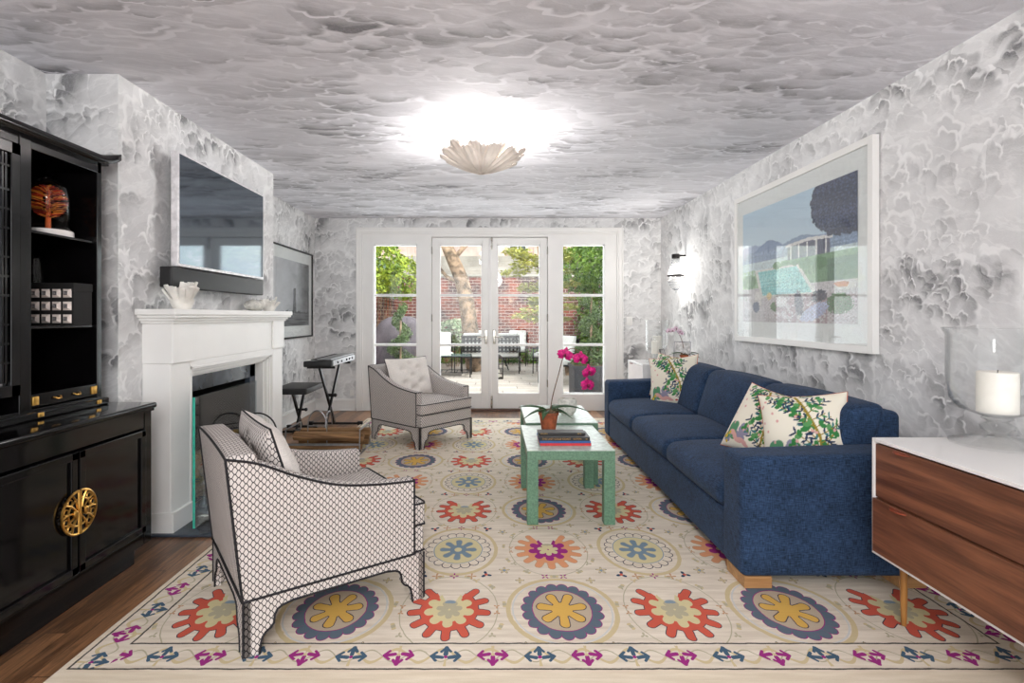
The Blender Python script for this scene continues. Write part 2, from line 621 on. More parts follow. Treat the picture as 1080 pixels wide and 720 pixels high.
MT['walnut'] = wood('walnut_veneer', (84, 48, 32), (142, 90, 62), 1, 0.9, 0.38)
MT['oak_foot'] = wood('light_oak', (150, 108, 66), (196, 150, 100), 0, 1.0, 0.45)
MT['amber_wood'] = wood('amber_turned_wood', (128, 84, 40), (186, 134, 72), 2, 1.0, 0.3)
MT['leather'] = plain('tan_leather', (134, 62, 38), 0.5, var=0.12)
MT['slate'] = plain('honed_dark_slate', (52, 58, 66), 0.22, var=0.45, nscale=3.5)
MT['soot'] = plain('sooted_firebrick', (16, 15, 15), 0.9, var=0.3)
MT['plaster'] = plain('matt_plaster_petals', (240, 230, 220), 0.7, var=0.03, nscale=15)
MT['coral'] = plain('white_ceramic', (236, 233, 226), 0.5, var=0.03, nscale=20)
MT['rock'] = plain('white_rock', (222, 220, 212), 0.85, var=0.08, nscale=40, bump=0.5)
MT['terracotta'] = plain('terracotta', (158, 84, 52), 0.8, var=0.16, nscale=25)
MT['soil'] = plain('bark_moss', (96, 80, 60), 0.95, var=0.35, nscale=80, bump=0.8)
MT['wax'] = plain('ivory_wax', (244, 240, 230), 0.5, var=0.01)
MT['orchid_leaf'] = plain('orchid_leaf', (52, 84, 50), 0.4, var=0.2, nscale=12)
MT['orchid_petal'] = plain('magenta_petal', (206, 24, 122), 0.55, var=0.16, nscale=60)
MT['orchid_core'] = plain('dark_magenta_lip', (120, 10, 60), 0.5, var=0.1)
MT['orchid_pale'] = plain('pale_pink_petal', (232, 206, 222), 0.55, var=0.06, nscale=60)
MT['stem'] = plain('brown_green_stem', (108, 82, 62), 0.6, var=0.1)
MT['glass'] = glass('window_glass', (0.97, 0.985, 0.98, 1), 1.2, 0.03, 0.5)
MT['vessel'] = glass('clear_vessel_glass', (0.99, 0.994, 0.994, 1), 0.9, 0.014, 0.95)
MT['screen_glass'] = glass('fire_screen_glass', (0.80, 0.86, 0.88, 1), 0.8, 0.16, 0.4)
MT['glass_edge'] = plain('green_glass_edge', (70, 190, 165), 0.2, var=0.05)
MT['tabletop_glass'] = plain('pale_stone_top', (186, 200, 190), 0.30, var=0.1, nscale=30)
MT['rope_white'] = plain('outdoor_white_canvas', (236, 236, 234), 0.85, var=0.02)
MT['bark'] = plain('tree_bark', (146, 124, 104), 0.9, var=0.34, nscale=7)
MT['log'] = plain('split_firewood', (150, 116, 80), 0.9, var=0.35, nscale=14)
MT['marble'] = plain('white_marble', (232, 226, 222), 0.3, var=0.05, nscale=8)
MT['tv_screen'] = plain('dark_glossy_screen', (10, 15, 22), 0.05, var=0.02, spec=0.5, IOR=2.5, Specular_Tint=(0.72, 0.86, 1.0, 1))
MT['mat_board'] = plain('white_mat_board', (240, 240, 238), 0.6, var=0.01)
MT['plate'] = plain('white_switch_plastic', (236, 235, 232), 0.4, var=0.01)


# ---------------------------------------------------------------- geometry helper
class G:
    def __init__(self):
        self.v, self.f, self.s, self.mi = [], [], [], []
        self.M = Matrix.Identity(4)
        self.cur = 0
        self.colors = None

    def add(self, vs, fs, smooth=True, mi=None):
        b = len(self.v)
        M = self.M
        self.v.extend([tuple(M @ Vector(p)) for p in vs])
        for f in fs:
            self.f.append(tuple(b + i for i in f))
            self.s.append(smooth)
            self.mi.append(self.cur if mi is None else mi)
        return self

    def at(self, loc=(0, 0, 0), rot=(0, 0, 0), scale=(1, 1, 1)):
        from mathutils import Euler
        self.M = Matrix.Translation(loc) @ Euler(rot).to_matrix().to_4x4() @ Matrix.Diagonal((*scale, 1))
        return self

    def facemats(self):
        for i, f in enumerate(self.f):
            a, b, c = (Vector(self.v[k]) for k in f[:3])
            n = (b - a).cross(c - a)
            self.mi[i] = 1 if abs(n.y) > abs(n.x) else 0

    def box(self, x0, y0, z0, x1, y1, z1):
        vs = [(x0, y0, z0), (x1, y0, z0), (x1, y1, z0), (x0, y1, z0), (x0, y0, z1), (x1, y0, z1), (x1, y1, z1), (x0, y1, z1)]
        fs = [(0, 3, 2, 1), (4, 5, 6, 7), (0, 1, 5, 4), (1, 2, 6, 5), (2, 3, 7, 6), (3, 0, 4, 7)]
        return self.add(vs, fs, False)

    def rbox(self, x0, y0, z0, x1, y1, z1, r=0.01, seg=2, sub=0, fn=None):
        """box with rounded edges; fn(p) may push the points about"""
        c = [(x0 + x1) / 2, (y0 + y1) / 2, (z0 + z1) / 2]
        h = [abs(x1 - x0) / 2, abs(y1 - y0) / 2, abs(z1 - z0) / 2]
        r = min(r, min(h) * 0.999)
        ax = []
        for k in range(3):
            inn = h[k] - r
            a = [-h[k] + r * (1 - math.cos(PI / 2 * i / seg)) if False else -h[k] + r * i / seg for i in range(seg)]
            mid = [-inn + 2 * inn * i / (sub + 1) for i in range(sub + 2)]
            a = a + mid + [-q for q in reversed(a)]
            ax.append(a)
        idx, vs, fs = {}, [], []

        def pt(p):
            q = [max(-(h[k] - r), min(h[k] - r, p[k])) for k in range(3)]
            d = [p[k] - q[k] for k in range(3)]
            # spread evenly round the corner
            d = [math.copysign(math.tan(abs(e) / r * PI / 4) * r, e) if r > 0 else 0 for e in d]
            L = math.sqrt(sum(e * e for e in d)) or 1
            o = [q[k] + d[k] / L * r for k in range(3)]
            key = tuple(round(e, 6) for e in o)
            if key not in idx:
                idx[key] = len(vs)
                w = (o[0] + c[0], o[1] + c[1], o[2] + c[2])
                vs.append(fn(w, (o[0] / h[0], o[1] / h[1], o[2] / h[2])) if fn else w)
            return idx[key]
        for k in range(3):
            i, j = (k + 1) % 3, (k + 2) % 3
            for sgn in (-1, 1):
                for a in range(len(ax[i]) - 1):
                    for b in range(len(ax[j]) - 1):
                        q = []
                        for (aa, bb) in ((a, b), (a + 1, b), (a + 1, b + 1), (a, b + 1)):
                            p = [0, 0, 0]
                            p[k] = sgn * h[k]
                            p[i] = ax[i][aa]
                            p[j] = ax[j][bb]
                            q.append(pt(p))
                        if sgn < 0:
                            q.reverse()
                        qq = []
                        for e in q:
                            if e not in qq:
                                qq.append(e)
                        if len(qq) > 2:
                            fs.append(tuple(qq))
        return self.add(vs, fs, True)

    def tube(self, pts, r, n=8, closed=False, caps=True):
        pts = [Vector(p) for p in pts]
        m = len(pts)
        if not hasattr(r, '__len__'):
            r = [r] * m
        vs, fs = [], []
        prev = None
        for i, p in enumerate(pts):
            if closed:
                t = pts[(i + 1) % m] - pts[i - 1]
            else:
                t = pts[min(i + 1, m - 1)] - pts[max(i - 1, 0)]
            t = t.normalized() if t.length > 1e-9 else Vector((0, 0, 1))
            if prev is None:
                a = Vector((0, 0, 1)) if abs(t.z) < 0.9 else Vector((1, 0, 0))
                nrm = t.cross(a).normalized()
            else:
                nrm = prev - t * prev.dot(t)
                nrm = nrm.normalized() if nrm.length > 1e-6 else t.orthogonal().normalized()
            prev = nrm
            bn = t.cross(nrm)
            for k in range(n):
                an = 2 * PI * k / n
                vs.append(p + (nrm * math.cos(an) + bn * math.sin(an)) * r[i])
        for i in range(m if closed else m - 1):
            j = (i + 1) % m
            for k in range(n):
                k2 = (k + 1) % n
                fs.append((i * n + k, i * n + k2, j * n + k2, j * n + k))
        if caps and not closed:
            fs.append(tuple(range(n - 1, -1, -1)))
            fs.append(tuple((m - 1) * n + k for k in range(n)))
        return self.add(vs, fs, True)

    def bar(self, p0, p1, w, t, up=(0, 0, 1)):
        """rectangular bar"""
        p0, p1 = Vector(p0), Vector(p1)
        d = (p1 - p0).normalized()
        u = Vector(up)
        s = d.cross(u)
        if s.length < 1e-5:
            s = d.cross(Vector((1, 0, 0)))
        s.normalize()
        u = s.cross(d).normalized()
        vs = []
        for p in (p0, p1):
            for a, b in ((-1, -1), (1, -1), (1, 1), (-1, 1)):
                vs.append(p + s * a * w / 2 + u * b * t / 2)
        fs = [(0, 1, 2, 3), (7, 6, 5, 4), (0, 4, 5, 1), (1, 5, 6, 2), (2, 6, 7, 3), (3, 7, 4, 0)]
        return self.add(vs, fs, False)

    def lathe(self, prof, n=32, c=(0, 0, 0), cap=True, mod=None):
        vs, fs = [], []
        m = len(prof)
        for (r, z) in prof:
            for k in range(n):
                a = 2 * PI * k / n
                rr = r * (mod(a, z) if mod else 1)
                vs.append((c[0] + rr * math.cos(a), c[1] + rr * math.sin(a), c[2] + z))
        for i in range(m - 1):
            for k in range(n):
                k2 = (k + 1) % n
                fs.append((i * n + k, i * n + k2, (i + 1) * n + k2, (i + 1) * n + k))
        if cap:
            if prof[0][0] > 1e-5:
                fs.append(tuple(range(n - 1, -1, -1)))
            if prof[-1][0] > 1e-5:
                fs.append(tuple((m - 1) * n + k for k in range(n)))
        return self.add(vs, fs, True)

    def prism(self, poly, a0, a1, plane='xz'):
        """polygon in a plane pushed along the third axis"""
        def P(p, a):
            if plane == 'xz':
                return (p[0], a, p[1])
            if plane == 'yz':
                return (a, p[0], p[1])
            return (p[0], p[1], a)
        n = len(poly)
        area = sum(poly[i][0] * poly[(i + 1) % n][1] - poly[(i + 1) % n][0] * poly[i][1] for i in range(n))
        if (area < 0) != (plane == 'xz'):
            poly = poly[::-1]
        vs = [P(p, a0) for p in poly] + [P(p, a1) for p in poly]
        if a1 < a0:
            vs = vs[n:] + vs[:n]
        fs = [tuple(range(n - 1, -1, -1)), tuple(range(n, 2 * n))]
        for i in range(n):
            j = (i + 1) % n
            fs.append((i, j, n + j, n + i))
        return self.add(vs, fs, False)

    def grid(self, fn, nu, nv, cu=False, cv=False, smooth=True, mi=None):
        vs = [fn(i / (nu if cu else nu - 1), j / (nv if cv else nv - 1)) for i in range(nu) for j in range(nv)]
        fs = []
        for i in range(nu if cu else nu - 1):
            for j in range(nv if cv else nv - 1):
                i2, j2 = (i + 1) % nu, (j + 1) % nv
                fs.append((i * nv + j, i2 * nv + j, i2 * nv + j2, i * nv + j2))
        return self.add(vs, fs, smooth, mi)

    def ball(self, c, r, nu=16, nv=10, fn=None):
        if not hasattr(r, '__len__'):
            r = (r, r, r)
        vs = [(c[0], c[1], c[2] - r[2])]
        for j in range(1, nv):
            ph = -PI / 2 + PI * j / nv
            for i in range(nu):
                a = 2 * PI * i / nu
                p = [math.cos(ph) * math.cos(a), math.cos(ph) * math.sin(a), math.sin(ph)]
                k = fn(p) if fn else 1
                vs.append((c[0] + r[0] * p[0] * k, c[1] + r[1] * p[1] * k, c[2] + r[2] * p[2] * k))
        vs.append((c[0], c[1], c[2] + r[2]))
        fs = []
        for i in range(nu):
            fs.append((0, 1 + (i + 1) % nu, 1 + i))
        for j in range(nv - 2):
            for i in range(nu):
                a, b = 1 + j * nu + i, 1 + j * nu + (i + 1) % nu
                fs.append((a, b, b + nu, a + nu))
        top = len(vs) - 1
        for i in range(nu):
            fs.append((1 + (nv - 2) * nu + i, 1 + (nv - 2) * nu + (i + 1) % nu, top))
        return self.add(vs, fs, True)

    def leaf(self, p, d, n, L, W, seg=3, bend=0.2, fold=0.15):
        """one leaf blade from p along d with normal n"""
        p, d, n = Vector(p), Vector(d).normalized(), Vector(n)
        s = d.cross(n)
        s = s.normalized() if s.length > 1e-6 else d.orthogonal().normalized()
        n = s.cross(d).normalized()
        vs, fs = [], []
        for i in range(seg + 1):
            t = i / seg
            w = W * math.sin(PI * min(0.97, max(0.04, t)) ** 0.85) / 2
            c = p + d * L * t - n * bend * L * t * t
            vs += [c + s * w + n * w * fold * 2, c, c - s * w + n * w * fold * 2]
        for i in range(seg):
            a = i * 3
            fs += [(a, a + 1, a + 4, a + 3), (a + 1, a + 2, a + 5, a + 4)]
        return self.add(vs, fs, True)

    def build(self, name, mat, parent=None, world=False, label=None, sharp=38, uv=True, solid=None, subsurf=0, bevel=0):
        me = bpy.data.meshes.new(name)
        vs = self.v
        if world and parent is not None:
            inv = parent.matrix_basis.inverted()
            vs = [tuple(inv @ Vector(p)) for p in vs]
        me.from_pydata([tuple(p) for p in vs], [], self.f)
        me.polygons.foreach_set('use_smooth', self.s)
        mats = mat if isinstance(mat, (list, tuple)) else [mat]
        for m in mats:
            me.materials.append(m)
        if len(mats) > 1:
            me.polygons.foreach_set('material_index', self.mi)
        me.update()
        if any(self.s):
            try:
                me.set_sharp_from_angle(angle=math.radians(sharp))
            except Exception:
                pass
        if uv:
            n = len(me.loops)
            li = np.zeros(n, dtype=np.int32)
            me.loops.foreach_get('vertex_index', li)
            co = np.zeros(len(me.vertices) * 3)
            me.vertices.foreach_get('co', co)
            co = co.reshape(-1, 3)[li]
            nr = np.zeros(len(me.polygons) * 3)
            me.polygons.foreach_get('normal', nr)
            tot = np.zeros(len(me.polygons), dtype=np.int32)
            me.polygons.foreach_get('loop_total', tot)
            nr = np.repeat(nr.reshape(-1, 3), tot, axis=0)
            k = np.argmax(np.abs(nr) + np.array([0, 0.001, 0.002]), axis=1)
            uvv = np.where((k == 0)[:, None], co[:, [1, 2]], np.where((k == 1)[:, None], co[:, [0, 2]], co[:, [0, 1]]))
            lay = me.uv_layers.new(name='UVMap')
            lay.data.foreach_set('uv', uvv.astype(np.float32).ravel())
        o = bpy.data.objects.new(name, me)
        C.objects.link(o)
        if parent is not None:
            o.parent = parent
        if label:
            o['label'] = label
        if bevel:
            b = o.modifiers.new('bevel', 'BEVEL')
            b.width = bevel
            b.segments = 2
            b.limit_method = 'ANGLE'
            b.angle_limit = math.radians(40)
        if solid:
            s = o.modifiers.new('solid', 'SOLIDIFY')
            s.thickness = solid
            s.offset = 0
        if subsurf:
            s = o.modifiers.new('sub', 'SUBSURF')
            s.levels = subsurf
            s.render_levels = subsurf
        return o


def thing(name, label, cat, loc=(0, 0, 0), rz=0.0, group=None):
    o = bpy.data.objects.new(name, None)
    o.empty_display_size = 0.1
    C.objects.link(o)
    o.location = loc
    o.rotation_euler = (0, 0, rz)
    o.matrix_basis = Matrix.Translation(loc) @ Matrix.Rotation(rz, 4, 'Z')
    tag(o, label, cat, group)
    return o


def tag(o, label, cat, group=None, kind=None):
    o['label'] = label
    o['category'] = cat
    if group:
        o['group'] = group
    if kind:
        o['kind'] = kind
    return o


def struct(g, name, mat, parent=None, **kw):
    o = g.build(name, mat, parent, **kw)
    if parent is None:
        o['kind'] = 'structure'
    return o


def dup(root, loc, rz, label, group=None):
    r = root.copy()
    C.objects.link(r)
    r.location = loc
    r.rotation_euler = (0, 0, rz)
    r['label'] = label
    if group:
        r['group'] = group
    for ch in list(root.children):
        c = ch.copy()
        C.objects.link(c)
        c.parent = r
        for gch in list(ch.children):
            d = gch.copy()
            C.objects.link(d)
            d.parent = c
    return r


def paint(o, colors):
    """colors: n x 3 linear, one per vertex"""
    me = o.data
    at = me.color_attributes.new(name='dye', type='FLOAT_COLOR', domain='POINT')
    a = np.ones((len(me.vertices), 4), dtype=np.float32)
    a[:, :3] = colors
    at.data.foreach_set('color', a.ravel())


def lin(c):
    c = np.asarray(c, dtype=float) / 255.0
    return np.where(c <= 0.04045, c / 12.92, ((c + 0.055) / 1.055) ** 2.4)


# ================================================================ THE ROOM
XR, XN, XB, XD = 2.27, -2.44, -2.047, -2.41
YB, YF, ZC = 7.25, -2.5, 2.60
YN, YBE = 2.93, 5.0

g = G(); g.box(-2.6, YF, -0.12, 2.42, YB + 0.02, 0.0)
struct(g, 'floor', wood_floor())
g = G(); g.box(-2.6, YF, ZC, 2.42, YB + 0.18, ZC + 0.12)
struct(g, 'ceiling', W_CEIL)
g = G(); g.box(XR, YF, 0, XR + 0.15, YB, ZC)
struct(g, 'wall_right', W_SIDE)
g = G()
g.box(XN - 0.16, YF, 0, XN, YN, ZC)
g.box(XD - 0.19, YBE - 0.01, 0, XD, YB, ZC)
# chimney breast with the firebox opening
FY0, FY1, FZ = 3.42, 4.47, 0.80
g.box(XN - 0.16, YN, 0, XB, FY0, ZC)
g.box(XN - 0.16, FY1, 0, XB, YBE, ZC)
g.box(XN - 0.16, FY0, FZ, XB, FY1, ZC)
g.facemats()
struct(g, 'wall_left', [W_LEFT, W_BACK])
g = G()
g.box(XN - 0.15, FY0 - 0.01, 0.0, XN - 0.10, FY1 + 0.01, FZ + 0.01)
g.box(XN - 0.10, FY0 - 0.01, -0.01, XB - 0.005, FY0 + 0.02, FZ)
g.box(XN - 0.10, FY1 - 0.02, -0.01, XB - 0.005, FY1 + 0.01, FZ)
g.box(XN - 0.10, FY0, FZ - 0.02, XB - 0.005, FY1, FZ + 0.01)
g.box(XN - 0.10, FY0, -0.01, XB, FY1, 0.008)
struct(g, 'firebox', MT['soot'])
# back wall round the door opening
CX0, CX1, CZ = -1.79, 1.69, 2.42
g = G()
g.box(XD - 0.19, YB, 0, CX0, YB + 0.18, ZC)
g.box(CX1, YB, 0, XR + 0.15, YB + 0.18, ZC)
g.box(CX0, YB, CZ, CX1, YB + 0.18, ZC)
struct(g, 'wall_back', W_BACK)


def baseboard(name, p0, p1, nrm, h=0.165):
    """moulded skirting between two floor points standing out along nrm"""
    g = G()
    (x0, y0), (x1, y1) = p0, p1
    nx, ny = nrm
    for t, z0, z1 in ((0.018, 0, h - 0.035), (0.026, h - 0.035, h - 0.022), (0.012, h - 0.022, h), (0.026, 0, 0.02)):
        xs = sorted((x0, x1 + nx * t)) if nx else sorted((x0, x1))
        ys = sorted((y0, y1 + ny * t)) if ny else sorted((y0, y1))
        g.box(xs[0], ys[0], z0, xs[1], ys[1], z1)
    return struct(g, name, MT['white_trim'], bevel=0.003)


baseboard('baseboard_right', (XR, YF), (XR, YB), (-1, 0))
baseboard('baseboard_left', (XD, YBE), (XD, YB), (1, 0))
baseboard('baseboard_back_left', (XD, YB), (-1.86, YB), (0, -1))
baseboard('baseboard_back_right', (1.76, YB), (XR, YB), (0, -1))

# door surround
g = G()
for i, (w, t) in enumerate(((0.0, 0.022), (0.03, 0.032), (0.075, 0.02))):
    pass
OX0, OX1, OZ = -1.845, 1.755, 2.47
for (w0, w1, t) in ((0, 0.018, 0.034), (0.018, 0.062, 0.024), (0.062, 0.085, 0.014)):
    g.box(OX0 + w0, YB - t, 0, OX0 + w1, YB + 0.03, OZ - w0)
    g.box(OX1 - w1, YB - t, 0, OX1 - w0, YB + 0.03, OZ - w0)
    g.box(OX0 + w1, YB - t, OZ - w1, OX1 - w1, YB + 0.03, OZ - w0)
struct(g, 'trim_1', MT['white_trim'], bevel=0.003)
# fixed frame: posts, head and sill
g = G()
yf0, yf1 = YB + 0.005, YB + 0.15
GZ0, GZ1 = 0.22, 2.245
LX0, LX1, RX0, RX1 = -1.617, -1.028, 0.938, 1.514
g.box(CX0 + 0.02, yf0, 0, LX0, yf1, CZ)
g.box(LX1, yf0, 0, -0.832, yf1, CZ)
g.box(0.741, yf0, 0, RX0, yf1, CZ)
g.box(RX1, yf0, 0, CX1 - 0.02, yf1, CZ)
g.box(LX0, yf0, 0, LX1, yf1, GZ0)
g.box(RX0, yf0, 0, RX1, yf1, GZ0)
g.box(LX0, yf0, GZ1, LX1, yf1, CZ)
g.box(RX0, yf0, GZ1, RX1, yf1, CZ)
g.box(-0.832, yf0, 2.348, 0.741, yf1, CZ)
g.box(-0.845, YB + 0.068, 0, -0.80, yf1, 2.36)
g.box(0.71, YB + 0.068, 0, 0.755, yf1, 2.36)
g.box(-0.845, YB + 0.068, 2.31, 0.755, yf1, 2.36)
struct(g, 'trim_2', MT['white_trim'], bevel=0.002)
g = G(); g.rbox(-0.062, YB + 0.010, 0.03, -0.022, YB + 0.019, 2.335, 0.004); struct(g, 'trim_5', MT['white_trim'])
g = G(); g.box(-0.84, YB - 0.05, 0, 0.75, yf1 + 0.1, 0.022)
struct(g, 'trim_3', wood('door_saddle', (70, 44, 30), (120, 80, 56), 0, 1.0, 0.4))


def lite(name, x0, x1, y, parent=None):
    """three-pane glazed light with its two muntins"""
    if parent is None:
        root = bpy.data.objects.new(name, None)
        C.objects.link(root)
        root.location = ((x0 + x1) / 2, y, GZ0)
        root.matrix_basis = Matrix.Translation(root.location)
        root['kind'] = 'structure'
    else:
        root = parent
    g = G()
    for zc in (1.56, 0.887):
        g.rbox(x0 - 0.005, y - 0.02, zc - 0.017, x1 + 0.005, y + 0.02, zc + 0.017, 0.008, 2)
    b = 0.014
    g.box(x0 - 0.002, y - 0.022, GZ0, x0 + b, y + 0.02, GZ1)
    g.box(x1 - b, y - 0.022, GZ0, x1 + 0.002, y + 0.02, GZ1)
    g.box(x0, y - 0.022, GZ1 - b, x1, y + 0.02, GZ1 + 0.002)
    g.box(x0, y - 0.022, GZ0 - 0.002, x1, y + 0.02, GZ0 + b)
    g.build('muntin', MT['white_trim'], root, world=True)
    g = G(); g.box(x0, y - 0.003, GZ0, x1, y + 0.003, GZ1)
    g.build('pane', MT['glass'], root, world=True)
    return root


lite('window_1', LX0, LX1, YB + 0.06)
lite('window_2', RX0, RX1, YB + 0.06)


def french_door(name, x0, x1, gx0, gx1, hinge_x, lever_dir):
    root = bpy.data.objects.new(name, None)
    C.objects.link(root)
    root.location = ((x0 + x1) / 2, YB + 0.03, 0.025)
    root.matrix_basis = Matrix.Translation(root.location)
    root['kind'] = 'structure'
    y0, y1 = YB + 0.02, YB + 0.065
    z0, z1 = 0.026, 2.34
    g = G()
    g.box(x0 + .003, y0, z0, gx0, y1, z1)
    g.box(gx1, y0, z0, x1 - .003, y1, z1)
    g.box(gx0, y0, GZ1, gx1, y1, z1)
    g.box(gx0, y0, z0, gx1, y1, GZ0)
    g.build('door_leaf', MT['white_paint'], root, world=True, bevel=0.003)
    lite(name, gx0, gx1, YB + 0.045, root)
    for hz in (0.36, 1.25, 2.16):
        g = G()
        g.tube([(hinge_x, y0 - 0.008, hz - 0.045), (hinge_x, y0 - 0.008, hz + 0.045)], 0.009, 8)
        g.ball((hinge_x, y0 - 0.008, hz + 0.052), 0.008, 8, 6)
        g.build('hinge', MT['chrome'], root, world=True)
    # lever handle on a small rose
    hx = x1 - 0.05 if lever_dir < 0 else x0 + 0.055
    hz = 1.0
    g = G()
    g.rbox(hx - 0.018, y0 - 0.01, hz - 0.10, hx + 0.018, y0 + 0.001, hz + 0.09, 0.006)
    g.tube([(hx, y0, hz), (hx, y0 - 0.05, hz)], 0.011, 10)
    g.tube([(hx, y0 - 0.05, hz), (hx + lever_dir * 0.05, y0 - 0.055, hz - 0.002), (hx + lever_dir * 0.12, y0 - 0.05, hz - 0.008)], [0.010, 0.009, 0.007], 10)
    g.build('door_handle', MT['chrome'], root, world=True)
    return root


dL = french_door('door_1', -0.828, -0.045, -0.726, -0.147, -0.83, -1)
dR = french_door('door_2', -0.038, 0.737, 0.056, 0.637, 0.739, 1)
for nm, z0, z1 in (('bolt', 2.18, 2.345), ('bolt', 0.03, 0.20)):
    g = G()
    xx = -0.018
    g.rbox(xx - 0.013, YB + 0.008, z0, xx + 0.013, YB + 0.021, z1, 0.004)
    g.tube([(xx, YB + 0.002, z0 + 0.005), (xx, YB + 0.002, z1 - 0.005)], 0.006, 8)
    for q in (0.25, 0.75):
        g.ball((xx, YB, z0 + (z1 - z0) * q), 0.015, 10, 8)
    g.build(nm, MT['chrome'], dR, world=True)

# ================================================================ RUG
RX, RY = -0.189, 2.32
rx0, rx1, ry0, ry1 = -1.56, 2.12, 1.815, 6.66
g = G()
g.rbox(rx0 - RX, ry0 - RY, 0.0, rx1 - RX, ry1 - RY, 0.010, 0.004, 2)
o = g.build('area_rug', rug_material(0, 0, rx0 - RX, rx1 - RX, ry0 - RY, ry1 - RY))
o.location = (RX, RY, 0.001)
tag(o, 'large cream area rug with red, blue and gold medallions under the seating', 'rug')
RZ = 0.011

# ================================================================ FIREPLACE
t = thing('fireplace_surround', 'white painted fireplace mantel surround with moulded shelf', 'fireplace', (XB, 3.96, 0))
PX = -1.88
for a, b in ((3.13, 3.33), (4.59, 4.79)):
    g = G(); g.box(XB + 0.001, a, 0, PX, b, 1.0)
    g.build('pilaster', MT['white_paint'], t, world=True, bevel=0.003)
    g = G(); g.box(XB + 0.001, a - 0.01, 0, PX + 0.02, b + 0.012, 0.13)
    g.build('plinth', MT['white_paint'], t, world=True, bevel=0.004)
g = G()
g.box(XB + 0.001, 3.13, 1.0, PX + 0.002, 4.79, 1.25)
g.box(XB + 0.001, 3.125, 1.0, PX + 0.014, 3.36, 1.25)
g.box(XB + 0.001, 4.56, 1.0, PX + 0.014, 4.795, 1.25)
g.build('frieze', MT['white_paint'], t, world=True, bevel=0.003)
g = G()
for k, (w, x) in enumerate(((0.0, 0.0), (0.018, -0.02), (0.036, -0.035), (0.055, -0.06))):
    a, b, c = 3.33 + w, 4.59 - w, 0.965 - w
    g.box(XB + 0.002, a, 0, PX + x + 0.004, a + 0.019, c)
    g.box(XB + 0.002, b - 0.019, 0, PX + x + 0.004, b, c)
    g.box(XB + 0.002, a, c - 0.019, PX + x + 0.004, b, c)
g.box(XB + 0.002, 3.33, 0.964, PX + 0.001, 4.59, 1.001)
g.build('opening_moulding', MT['white_paint'], t, world=True, bevel=0.003)
g = G()
for (z0, z1, e) in ((1.235, 1.25, 0.015), (1.25, 1.268, 0.028), (1.268, 1.285, 0.048)):
    g.box(XB + 0.001, 3.125 - e, z0, PX + 0.01 + e, 4.795 + e, z1)
g.box(XB + 0.001, 3.06, 1.285, -1.815, 4.86, 1.32)
g.build('mantel_shelf', MT['white_paint'], t, world=True, bevel=0.004)
g = G()
for (a, b, c, d) in ((3.385, 3.47, 0.01, 0.93), (4.42, 4.535, 0.01, 0.93), (3.385, 4.535, 0.775, 0.935)):
    g.box(XB + 0.003, a, c, XB + 0.045, b, d)
g.build('slate_slip', MT['slate'], t, world=True, bevel=0.002, label='dark slate slip framing the firebox')
g = G(); g.rbox(XB + 0.005, 3.10, 0.0, -1.50, 4.80, 0.016, 0.004)
o = g.build('trim_4', MT['slate']); o['kind'] = 'structure'

# glass fire screen
t = thing('fire_screen', 'clear glass fire screen with green edges before the fireplace', 'fire screen', (-1.76, 3.13, 0.016))
g = G(); g.box(-1.765, 2.82 + .34, 0.03, -1.755, 3.98, 0.80); g.build('glass_panel', MT['screen_glass'], t, world=True)
g = G(); g.box(-1.766, 3.155, 0.03, -1.754, 3.16, 0.80); g.build('glass_edge', MT['glass_edge'], t, world=True, label='green edge of the glass')
for yy in (3.28, 3.86):
    g = G(); g.box(-1.80, yy, 0.0165, -1.72, yy + 0.03, 0.055); g.build('foot', MT['chrome'], t, world=True)

# ring topped iron stand
t = thing('fire_tool_stand', 'black iron fireplace stand with a round hoop behind the near armchair', 'fireplace stand', (-1.66, 3.78, 0.016))
g = G()
g.lathe([(0.09, 0), (0.09, 0.012), (0.02, 0.02), (0.008, 0.03)], 24)
g.build('base', MT['iron'], t)
g = G(); g.tube([(0, 0, 0.02), (0, 0, 0.31)], 0.007, 8); g.build('post', MT['iron'], t)
g = G()
g.tube([(0.135 * math.cos(a), 0, 0.445 + 0.135 * math.sin(a)) for a in [2 * PI * i / 40 for i in range(40)]], 0.0055, 6, closed=True)
g.tube([(-0.133, 0, 0.43), (0.133, 0, 0.43)], 0.004, 6)
g.build('hoop', MT['iron'], t)

# andiron and logs inside
rnd = random.Random(4)
t = thing('fire_grate', 'iron fire grate standing inside the dark firebox', 'fire grate', (-2.12, 3.95, 0.009))
g = G()
for k in range(8):
    yy = -0.30 + 0.085 * k
    g.tube([(-0.13, yy, 0.11), (0.13, yy, 0.11), (0.15, yy, 0.16)], 0.008, 6)
for xx in (-0.1, 0.1):
    g.tube([(xx, -0.31, 0.10), (xx, 0.31, 0.10)], 0.008, 6)
    for yy in (-0.28, 0.28):
        g.tube([(xx, yy, 0.10), (xx, yy, 0.0)], 0.008, 6)
g.build('grate_bars', MT['iron'], t)
for s in (-1, 1):
    g = G()
    g.lathe([(0.03, 0), (0.03, 0.02), (0.012, 0.05), (0.01, 0.12), (0.022, 0.15), (0.010, 0.18), (0.026, 0.22), (0.03, 0.245), (0.02, 0.27), (0.001, 0.285)], 14, (0.19, s * 0.36, 0.0))
    g.build('finial', MT['steel'], t)
